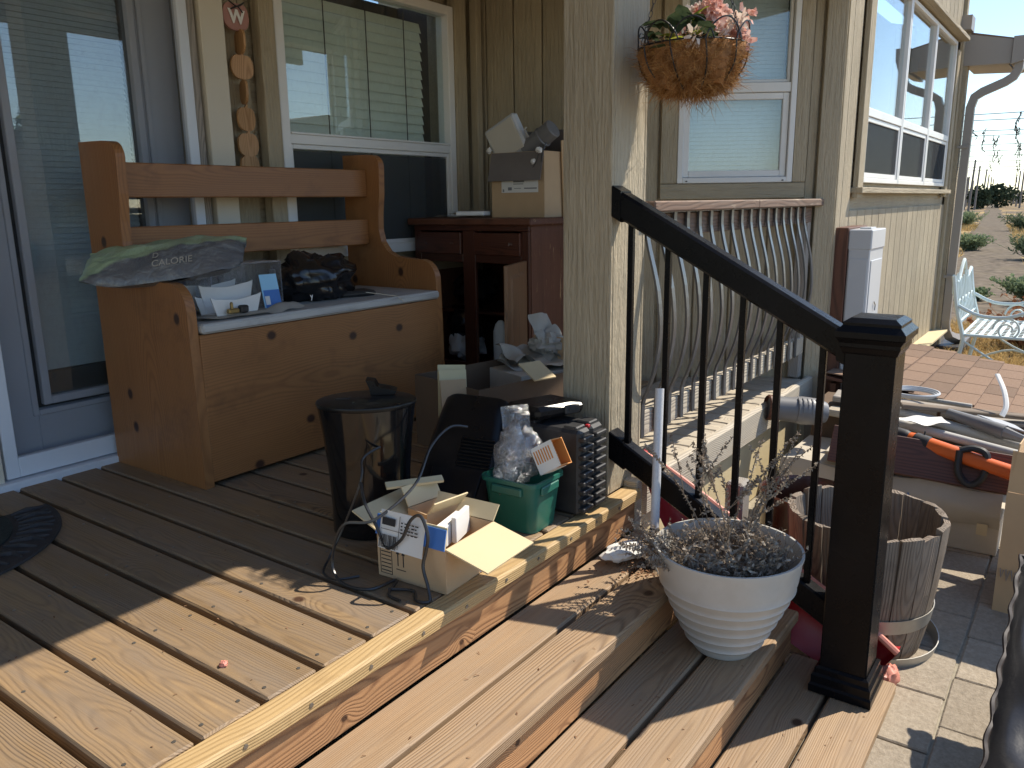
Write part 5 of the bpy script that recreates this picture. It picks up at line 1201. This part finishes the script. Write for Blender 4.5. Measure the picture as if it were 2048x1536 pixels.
for k in range(3): b.tube([(4.28+(.10+.008*k)*math.cos(q)*.9, .66+(.10+.008*k)*math.sin(q), .055+.006*k) for q in [2*math.pi*i/28 for i in range(28)]], .006, 6, closed=True)
b.build('coil_ring', M_ltgray, sc_, smooth=True)
sg = thing('garden_shears', (4.05, .28, .0), 'grey handled garden shears on top of the pipes', 'shears')
b = MB(); b.tube([(4.12, .48, .02), (4.06, .34, .0), (4.02, .24, -.015)], [.020, .030, .034], 10); b.tube([(4.02, .24, -.015), (3.98, .14, -.03), (3.97, .04, -.035)], [.028, .014, .010], 8); b.build('tool_body', M_grayp, sg, smooth=True)
b = MB(); b.prism([(0, 0), (.10, .018), (.16, .01), (.22, -.02), (.10, -.018)], .006, frame((4.10, .36, .03), (-.35, -.9, -.1), (1, -.3, .2))); b.build('blade', M_ltgray, sg)
b = MB(); b.tube(bez([(4.35, .32, .18), (4.28, .28, .12), (4.22, .26, .06), (4.18, .27, .02)], 4), [.004]*13, 6, flat=(1, 3)); b.build('strap', M_paper, sg)
b = sheet(.20, .10, T(3.98, .56, .005) @ RZ(R_(-60)), .012, seed=55); o = b.build('white_scrap', M_paper, smooth=True); tag(o, 'small white plastic scrap lying on the grey pipes', 'scrap')
# grey machine head at the deck corner
gm = thing('blower_head', (4.05, 1.14, -.05), 'grey ribbed blower head resting at the deck corner', 'blower')
Mh = frame((3.95, 1.10, -.02), (.55, -.8, -.1), (0, 0, 1))
b = MB(); b.lathe([(.02, -.16), (.055, -.155), (.06, -.12), (.062, -.05), (.07, 0), (.066, .08), (.05, .12), (.02, .13)], 20, Mh @ RY(R_(90))); b.build('blower_body', M_grayp, gm, smooth=True)
b = MB()
for k in range(6): b.tube([Mh @ V(-.03+.022*k, .004+.066*math.cos(q), .066*math.sin(q)) for q in [R_(20+140*i/8) for i in range(9)]], .0045, 5)
b.build('blower_rib', M_grayp, gm)
b = MB(); b.lathe([(.058, -.172), (.064, -.165), (.064, -.15), (.05, -.15)], 20, Mh @ RY(R_(90)), cap0=False, cap1=False); b.build('blower_ring', M_brown, gm)

# ================================================================== SHINGLED LOW COVER
scv = thing('shingled_cover', (5.4, .6, GZ), 'low lean-to cover roofed with brown asphalt shingles', 'shed roof')
nR, nC = 8, 6; Y_hi, Y_lo, z_hi, z_lo = 1.16, .02, .045, -.125
TN = V(0, (z_hi-z_lo), (Y_hi-Y_lo)).normalized()   # plane direction helper
def scp(x, t, up=0): return V(x+.05*t, Y_hi+(Y_lo-Y_hi)*t, z_hi+(z_lo-z_hi)*t-.10*(x-4.6)/1.5*.35+up)
s0 = None
rows = 8
for r in range(rows):
    t0, t1 = r/rows, (r+1)/rows+.02
    x = 4.60-.16*(r % 2)
    while x < 6.25:
        xa, xb = max(x, 4.58), min(x+.30, 6.2)
        if xb-xa > .03:
            b = MB(); u = .0045
            A, B_, C_, D = scp(xa+.005, t0), scp(xb-.005, t0), scp(xb-.005, t1, .007), scp(xa+.005, t1, .007)
            b.add([A, B_, C_, D, A+V(0, 0, u), B_+V(0, 0, u), C_+V(0, 0, u+.006), D+V(0, 0, u+.006)], [(0, 3, 2, 1), (4, 5, 6, 7), (0, 1, 5, 4), (1, 2, 6, 5), (2, 3, 7, 6), (3, 0, 4, 7)])
            b.build('shingle', M_shingle, scv, M=T(*((A+C_)/2)))
        x += .30
b = MB(); q = [scp(4.59, 0, -.014), scp(6.19, 0, -.014), scp(6.19, 1.02, -.010), scp(4.59, 1.02, -.010)]; b.add(q+[p-V(0, 0, .016) for p in q], [(0, 1, 2, 3), (7, 6, 5, 4), (0, 4, 5, 1), (1, 5, 6, 2), (2, 6, 7, 3), (3, 7, 4, 0)]); b.build('roof_deck', M_brown, scv)
b = MB(); b.box((4.65, .60, -.27), (.03, 1.0, .40)); b.build('end_panel', M_brown, scv)
b = MB(); b.box((5.4, 1.13, -.25), (1.5, .03, .46)); b.build('side_panel', M_brown, scv)
b = MB(); b.box((5.4, .06, -.32), (1.5, .03, .30)); b.build('side_panel', M_brown, scv)

# ================================================================== METER BOX
mb = thing('meter_box', (4.95, 1.10, .3), 'light grey electric meter box on brown backing board by the corner', 'meter box')
board('backing_board', M_brown, mb, (4.98, 1.178, .22), 1.24, .44, .085, VZX, .003)
b = MB(); b.box((4.935, 1.075, .20), (.33, .115, 1.24), .006); b.build('box_shell', M_ltgray, mb)
b = MB(); b.box((4.935, 1.0735, .775), (.336, .124, .11), .006); b.box((4.935, 1.0735, .833), (.12, .06, .012), .002); b.build('box_top', M_ltgray, mb)
b = MB(); b.box((4.935, 1.0155, .16), (.27, .006, 1.0), .002); b.build('box_cover', M_ltgray, mb)
b = MB(); b.box((4.768, 1.075, .18), (.004, .095, .98), .001); b.build('side_cover', M_ltgray, mb)
b = MB(); b.tube([(4.93, 1.008, .42), (4.95, 1.004, .40), (4.94, 1.004, .37)], .004, 5); b.build('latch', M_steel, mb)

# ================================================================== SPLASH BLOCK, GARDEN BENCH, TAN CARTON, CUSHION
spb = thing('splash_block', (9.0, 1.10, GZ), 'black plastic splash block under the downspout', 'splash block')
b = MB(); b.box((9.0, 1.08, GZ+.035), (.55, .26, .07), .01); b.build('block_base', M_matt, spb)
b = MB(); b.box((9.0, 1.20, GZ+.09), (.55, .03, .06), .005); b.box((9.0, .96, GZ+.09), (.55, .03, .06), .005); b.build('block_rim', M_grayp, spb)
M_aqua = plain('pale_aqua_paint', (.60, .70, .71), .5, var=.08, vs=6, dirt=(.55, .5, .42), damt=.15)
gbn = thing('garden_bench', (7.75, .2, GZ), 'pale aqua wrought iron garden bench in the straw grass', 'garden bench')
# the bench faces -Y-ish: back along X at y ~ .86 ; arm at its near and far end
gx0, gx1, gyb, gyf, gz = 7.20, 8.20, .80, .22, GZ+.42
def gt(nm, pts, r, sub=None, n=6): b = MB(); b.tube(bez([tuple(p) for p in pts], 4) if len(pts) > 2 else pts, r, n); return b.build(nm, M_aqua, sub or gbn, smooth=True)
for gx_ in (gx0, gx1):
    gt('back_leg', [(gx_, gyb+.05, GZ), (gx_, gyb+.0, gz-.1), (gx_, gyb, gz), (gx_, gyb+.06, gz+.22), (gx_, gyb+.10, GZ+.88)], .016)
    gt('front_leg', [(gx_, gyf, GZ), (gx_, gyf+.02, gz-.1), (gx_, gyf, gz), (gx_, gyf-.01, gz+.22)], .014)
    gt('arm_rest', [(gx_, gyb+.05, gz+.23), (gx_, gyb-.10, gz+.16), (gx_, gyb-.28, gz+.155), (gx_, gyb-.42, gz+.20), (gx_, gyf-.04, gz+.22), (gx_, gyf-.09, gz+.17)], .015)
    gt('scroll', [(gx_, gyb-.30+.10*math.cos(q)*(1-q/14), gz+.06+.10*math.sin(q)*(1-q/14)) for q in [i*.55 for i in range(19)]], .008)
    gt('leg_brace', [(gx_, gyb, GZ+.06), (gx_, (gyb+gyf)/2, GZ+.17), (gx_, gyf, GZ+.06)], .010); gt('leg_brace', [(gx_, gyb, gz-.04), (gx_, (gyb+gyf)/2, GZ+.20), (gx_, gyf, GZ+.08)], .009)
gt('seat_edge', [(gx0, gyb, gz), (gx1, gyb, gz)], .012); gt('seat_edge', [(gx0, gyf, gz), (gx1, gyf, gz)], .014); gt('seat_edge', [(gx0, gyb, gz), (gx0, gyf, gz)], .012); gt('seat_edge', [(gx1, gyb, gz), (gx1, gyf, gz)], .012)
for k in range(9): b = MB(); b.box(((gx0+gx1)/2, gyf+.05+.058*k, gz+.006), (gx1-gx0, .030, .004)); b.build('seat_slat', M_aqua, gbn)
for k in range(11): b = MB(); b.box((gx0+.06+.088*k, (gyb+gyf)/2, gz+.001), (.022, gyb-gyf, .004)); b.build('seat_slat', M_aqua, gbn)
gt('back_rail', [(gx0, gyb+.035, gz+.10), (gx1, gyb+.035, gz+.10)], .010); gt('back_rail', [(gx0, gyb+.10, GZ+.88), (gx0+.25, gyb+.10, GZ+.82), (gx0+.5, gyb+.10, GZ+.98), (gx1-.25, gyb+.10, GZ+.82), (gx1, gyb+.10, GZ+.88)], .014)
for k in range(12):
    x = gx0+.08+.078*k; gt('back_bar', [(x, gyb+.03, gz+.08), (x, gyb+.07, gz+.25), (x, gyb+.10, GZ+.86+.03*math.sin(k))], .007)
for k in range(5):
    for j in range(2):
        cx_, cz_ = gx0+.14+.18*k, gz+.20+.15*j; gt('back_scroll', [(cx_+.065*math.cos(q)*(1-q/11), gyb+.06+.05*j, cz_+.075*math.sin(q)*(1-q/11)) for q in [i*.6 for i in range(14)]], .007)
tcn, Mtc = carton('tan_carton', (3.42, -.11, GZ), (.42, .52, .46), R_(-4), M_card, 'tall tan open carton on the pavers with scrawled writing', [(1, 30, .16), (3, -2, .15), (2, -6, .18)], M_card)
b = MB(); Mw_ = Mtc @ frame((-.2125, .19, .15), (0, -1, 0), (0, 0, 1))
for k in range(7): b.tube([Mw_ @ V(-.06+.018*k+.004*math.sin(k*3), .02, .001), Mw_ @ V(-.055+.018*k, -.015+.01*math.sin(k*5), .001), Mw_ @ V(-.048+.018*k, .015, .001)], .0018, 4)
b.build('scrawl', M_inkg, tcn)
b = MB(); b.box((0, 0, .30), (.36, .46, .20), .01, Mtc); b.build('contents', M_paper, tcn)
cu = thing('black_cushion', (2.1, -.12, GZ), 'black quilted vinyl chair cushion edge at the right frame side', 'cushion')
M_vinyl = plain('black_vinyl', (.018, .018, .02), .32, var=.2, vs=5, spec=.6, dirt=(.10, .095, .09), dsc=8, damt=.15, bump=.1, bsc=120)
Mcu = frame((2.20, -.203, -.215), (.65, 0, .25), (.0, 1, .06))
def cuf(u, v):
    x = (u-.5)*2; y = (v-.5)*2
    th = .05*((1-abs(x)**4)*(1-abs(y)**4))**.5*(1+.35*math.cos(x*9)*math.cos(y*9))+.004*nz((x*4, y*4, 0), 1.5)
    return th
for s_ in (1, -1):
    pass
b = MB(); b.grid(lambda u, v: Mcu @ V((u-.5)*.95, (v-.5)*.56, cuf(u, v)), 36, 28); b.grid(lambda u, v: Mcu @ V((u-.5)*.95, (v-.5)*.56, -cuf(u, v)), 36, 28); b.build('cushion_cover', M_vinyl, cu, smooth=True, recalc=True, angle=180)
pe = [(-.475, -.28), (.475, -.28), (.475, .28), (-.475, .28)]; pts = []
for i in range(4):
    a_, c_ = pe[i], pe[(i+1) % 4]
    for k in range(60): t = k/60; w = .004*math.sin(k*.9+i); pts.append(Mcu @ V(a_[0]+(c_[0]-a_[0])*t+w*(1 if i % 2 else 0), a_[1]+(c_[1]-a_[1])*t+w*(0 if i % 2 else 1), 0.003*math.sin(k*1.3)))
b = MB(); b.tube(pts, .007, 6, closed=True); b.build('ruffled_piping', plain('brown_black_piping', (.05, .04, .037), .5, var=.3, vs=30), cu, smooth=True)

# ================================================================== BACKGROUND: trellis yard, weeds
M_weed = leaf_mat('grey_green_weed', (.13, .17, .09), (.30, .36, .20), .35); M_weedd = leaf_mat('dark_weed', (.09, .115, .07), (.20, .24, .14), .35)
M_straw = leaf_mat('straw_grass', (.36, .23, .09), (.62, .45, .20), .25); M_rust = leaf_mat('rust_weed', (.22, .09, .045), (.42, .20, .10), .2)
M_dark = leaf_mat('distant_foliage', (.03, .045, .03), (.07, .09, .055), .1)
rr = random.Random(5)
ORD = ['first', 'second', 'third', 'fourth', 'fifth', 'sixth', 'seventh', 'eighth', 'ninth', 'tenth']
def pole(x, y, dx, h, label):
    p = V(x, y, GZ-.05); t = thing('trellis_pole', p, label, 'pole', 'trellis poles beside the dirt lane')
    b = MB(); top = V(x+dx, y, GZ+h); b.tube([p, p.lerp(top, .5)+V(0, rr.uniform(-.03, .03), 0), top], [.12, .105, .085], 7); b.build('pole_shaft', M_pole, t, smooth=True)
for k, (x, y, dx, h) in enumerate(((75, 9.63, 1.4, 5.0), (92, 10.9, 1.4, 5.0), (108, 12.2, 1.0, 4.9), (129, 13.7, 1.2, 5.1), (152, 15.7, .9, 4.9), (176, 17.7, 1.0, 5.0), (205, 20.2, .8, 5.1))): pole(x, y, dx, h, ORD[k]+' grey trellis pole from the house in the left row')
for k, (x, y, dx, h) in enumerate(((120, 8.65, .9, 5.0), (138, 10.4, 1.0, 5.0), (182, 14.2, .8, 5.0))): pole(x, y, dx, h, ORD[k]+' grey trellis pole from the house in the right row')
for k, (x, y, dx, h) in enumerate(((105, 12.9, .6, 3.6), (140, 17.0, .7, 4.4), (172, 20.1, .7, 4.3))): pole(x, y, dx, h, ORD[k]+' short trellis pole from the house in the outer left row')
M_wirefar = plain('trellis_wire', (.12, .12, .13), .5)
for k, d in enumerate((28, 31, 36, 42, 49, 57, 66, 78, 92, 110)):
    a_, c_ = lane_pt(d, 9, 4.62+.1*(k % 2)), lane_pt(d, -9, 4.7-.1*(k % 3))
    b = MB(); b.tube([a_.lerp(c_, i/10)-V(0, 0, .06*math.sin(math.pi*i/10)) for i in range(11)], .014+.0002*d, 4); o = b.build('trellis_wire', M_wirefar); tag(o, ORD[k]+' trellis wire across the lane counted down from the top', 'wire', 'wires strung across the lane')
rr2 = random.Random(9)
M_vine = leaf_mat('dry_vine_scrap', (.05, .042, .036), (.11, .095, .08), .1)
WD = (28, 31, 36, 42, 49, 57, 66, 78, 92, 110); seen = {}
for k, (d, s, L) in enumerate(((28, -.5, 1.0), (31, 1.2, .8), (36, .7, 1.1), (36, -.6, 1.3), (42, .4, .8), (42, .15, .6), (49, 2.2, .7), (49, -1.0, .9), (57, .3, 1.0), (57, .0, .8), (57, -1.1, 2.6), (66, -.2, .8), (66, -1.5, 2.2), (78, .6, 1.0))):
    top = lane_pt(d, s, 4.62); b = MB(); q = top.copy(); pts = [q.copy()]
    for i in range(6): q = q+V(rr2.gauss(0, .05), rr2.gauss(0, .07), -L/6); pts.append(q.copy())
    b.tube(pts, [.022]*7, 4)
    for i in range(40): c = pts[rr2.randint(0, 4)].lerp(pts[rr2.randint(1, 5)], rr2.random()); petal(b, c, V(rr2.gauss(0, 1), rr2.gauss(0, 1), -1), rdir(rr2), rr2.uniform(.05, .12), rr2.uniform(.012, .03), rr2)
    seen[d] = seen.get(d, 0)+1
    o = b.build('dry_vine', M_vine, recalc=False); tag(o, ORD[seen[d]-1]+' dry vine from the left on the '+ORD[WD.index(d)]+' trellis wire', 'vine', 'dry vines dangling over the lane')
def tuft(name, p, R, H, n, mat, label, cat='weed', group='weeds along the lane', wide=.5, leaf=(.06, .13)):
    t = thing(name, p, label, cat, group); b = MB(); r_ = random.Random(int(p[0]*97+p[1]*31))
    st = MB()
    for k in range(n):
        a = r_.uniform(0, 6.28); d = V(math.cos(a)*r_.uniform(.1, 1)*wide*2, math.sin(a)*r_.uniform(.1, 1)*wide*2, r_.uniform(.35, 1)).normalized()
        o_ = V(p[0]+R*.35*r_.gauss(0, 1)*.6, p[1]+R*.35*r_.gauss(0, 1)*.6, p[2]); L = H*r_.uniform(.5, 1.05)/max(d.z, .5)
        e = o_+d*L; st.tube([o_, e], [.006, .002], 3)
        for j in range(7): c = o_.lerp(e, r_.uniform(.25, 1)); petal(b, c, (d+rdir(r_, .2)*.9), rdir(r_), r_.uniform(*leaf), r_.uniform(.012, .028), r_)
    b.build('leaves', mat, t, recalc=False); st.build('stems', mat, t, recalc=False)
for (x, y, R, H, n, mt, lab, lf) in ((13.6, 1.42, .16, .17, 200, M_weed, 'low green weed at the near left edge of the lane', (.02, .05)), (13.6, .66, .22, .36, 360, M_weed, 'big green weed at the near right edge of the lane', (.03, .07)),
    (23, 1.15, .40, .55, 420, M_weedd, 'tall grey green weed further up the right edge', (.05, .11)), (26.5, 3.0, .35, .42, 320, M_weed, 'grey green weed at mid left edge of the lane', (.05, .11)),
    (46, 5.7, .5, .75, 320, M_weed, 'pale green bush far up the left edge of the lane', (.08, .16)), (50, 6.9, .5, .7, 300, M_weed, 'green bush left of the far lane', (.08, .16)), (42, 2.7, .5, .7, 300, M_weedd, 'dark bush at the far right edge of the lane', (.08, .16))):
    tuft('weed', V(x, y, GZ), R, H, n, mt, lab, leaf=lf)
for k, (x, y, R, H, n) in enumerate(((112, 12.3, 2.4, 2.6, 420), (125, 11.6, 4.4, 3.0, 620), (160, 18.6, 3.6, 2.4, 320), (190, 14.0, 4, 2.4, 320), (230, 27, 6, 3, 320))):
    p = V(x, y, GZ); t = thing('distant_tree', p, ('dark round tree left of the end of the lane', 'wide dark tree closing the end of the lane', 'low dark tree left of the far lane', 'low dark tree right of the far lane', 'broad low tree farthest left beyond the trellis')[k], 'tree', 'distant trees')
    b = MB(); b.tube([p, p+V(0, 0, H*.5)], [.2, .12], 6); b.build('trunk', M_pole, t)
    b = MB(); r_ = random.Random(k)
    for i in range(n*2):
        dd = rdir(r_, .1); c = p+V(0, 0, H*.5)+V(dd.x*R*.5, dd.y*R*.5, dd.z*H*.5)*(r_.random()**.4)*(1+.35*nz(dd, 2.5, (k, 0, 0))); petal(b, c, rdir(r_), rdir(r_), r_.uniform(.18, .4), r_.uniform(.09, .2), r_)
    b.build('crown', M_dark, t, recalc=False)
# straw grass, rust weeds
b = MB(); b2 = MB()
for k in range(21000):
    x = rr.uniform(6.3, 11.0); y = rr.uniform(-.9, 1.35)
    if y > 1.12 and x < 8.9: continue
    if nz((x, y, 0), .8) < -.30 and x > 9.2: continue
    p = V(x, y, GZ-.01); dd = V(rr.gauss(0, .7), rr.gauss(0, .7), rr.uniform(.25, 1)).normalized(); L = rr.uniform(.05, .16); w = V(-dd.y, dd.x, 0).normalized()*.004 if abs(dd.z) < .99 else V(.003, 0, 0)
    e = p+dd*L*.6; e2 = e+(dd+V(rr.gauss(0, .5), rr.gauss(0, .5), -.4)).normalized()*L*.5
    b.add([p-w, p+w, e+w*.7, e-w*.7, e2], [(0, 1, 2, 3), (3, 2, 4)])
o = b.build('straw_grass', M_straw, recalc=False); o['kind'] = 'stuff'; o['label'] = 'trampled golden straw grass around the garden bench'
for (x, y, R, H, n, lab) in ((9.4, .45, .25, .36, 150, 'rusty brown dry weed behind the garden bench seat'), (10.3, .2, .3, .42, 170, 'rusty brown dry weed beyond the garden bench arm'), (9.9, -.3, .3, .30, 120, 'low rusty weed at the far right of the garden bench')): tuft('rust_weed', V(x, y, GZ), R, H, n, M_rust, lab, group='rusty weeds by the garden bench', leaf=(.03, .07))
b = MB()
for k in range(8500):
    d = rr.uniform(1, 40)**1.0; sd_ = rr.choice((-1, 1)); s = sd_*rr.uniform(.65, 3.2); p = lane_pt(d, s, -.01)
    if nz((p.x, p.y, 0), .35) < -.05: continue
    dd = V(rr.gauss(0, .6), rr.gauss(0, .6), 1).normalized(); L = rr.uniform(.10, .32); w = V(-dd.y, dd.x, 0).normalized()*(.006+.0006*d)
    e = p+dd*L; b.add([p-w, p+w, e], [(0, 1, 2)])
o = b.build('roadside_grass', M_straw, recalc=False); o['kind'] = 'stuff'; o['label'] = 'dry yellow grass along both sides of the dirt lane'
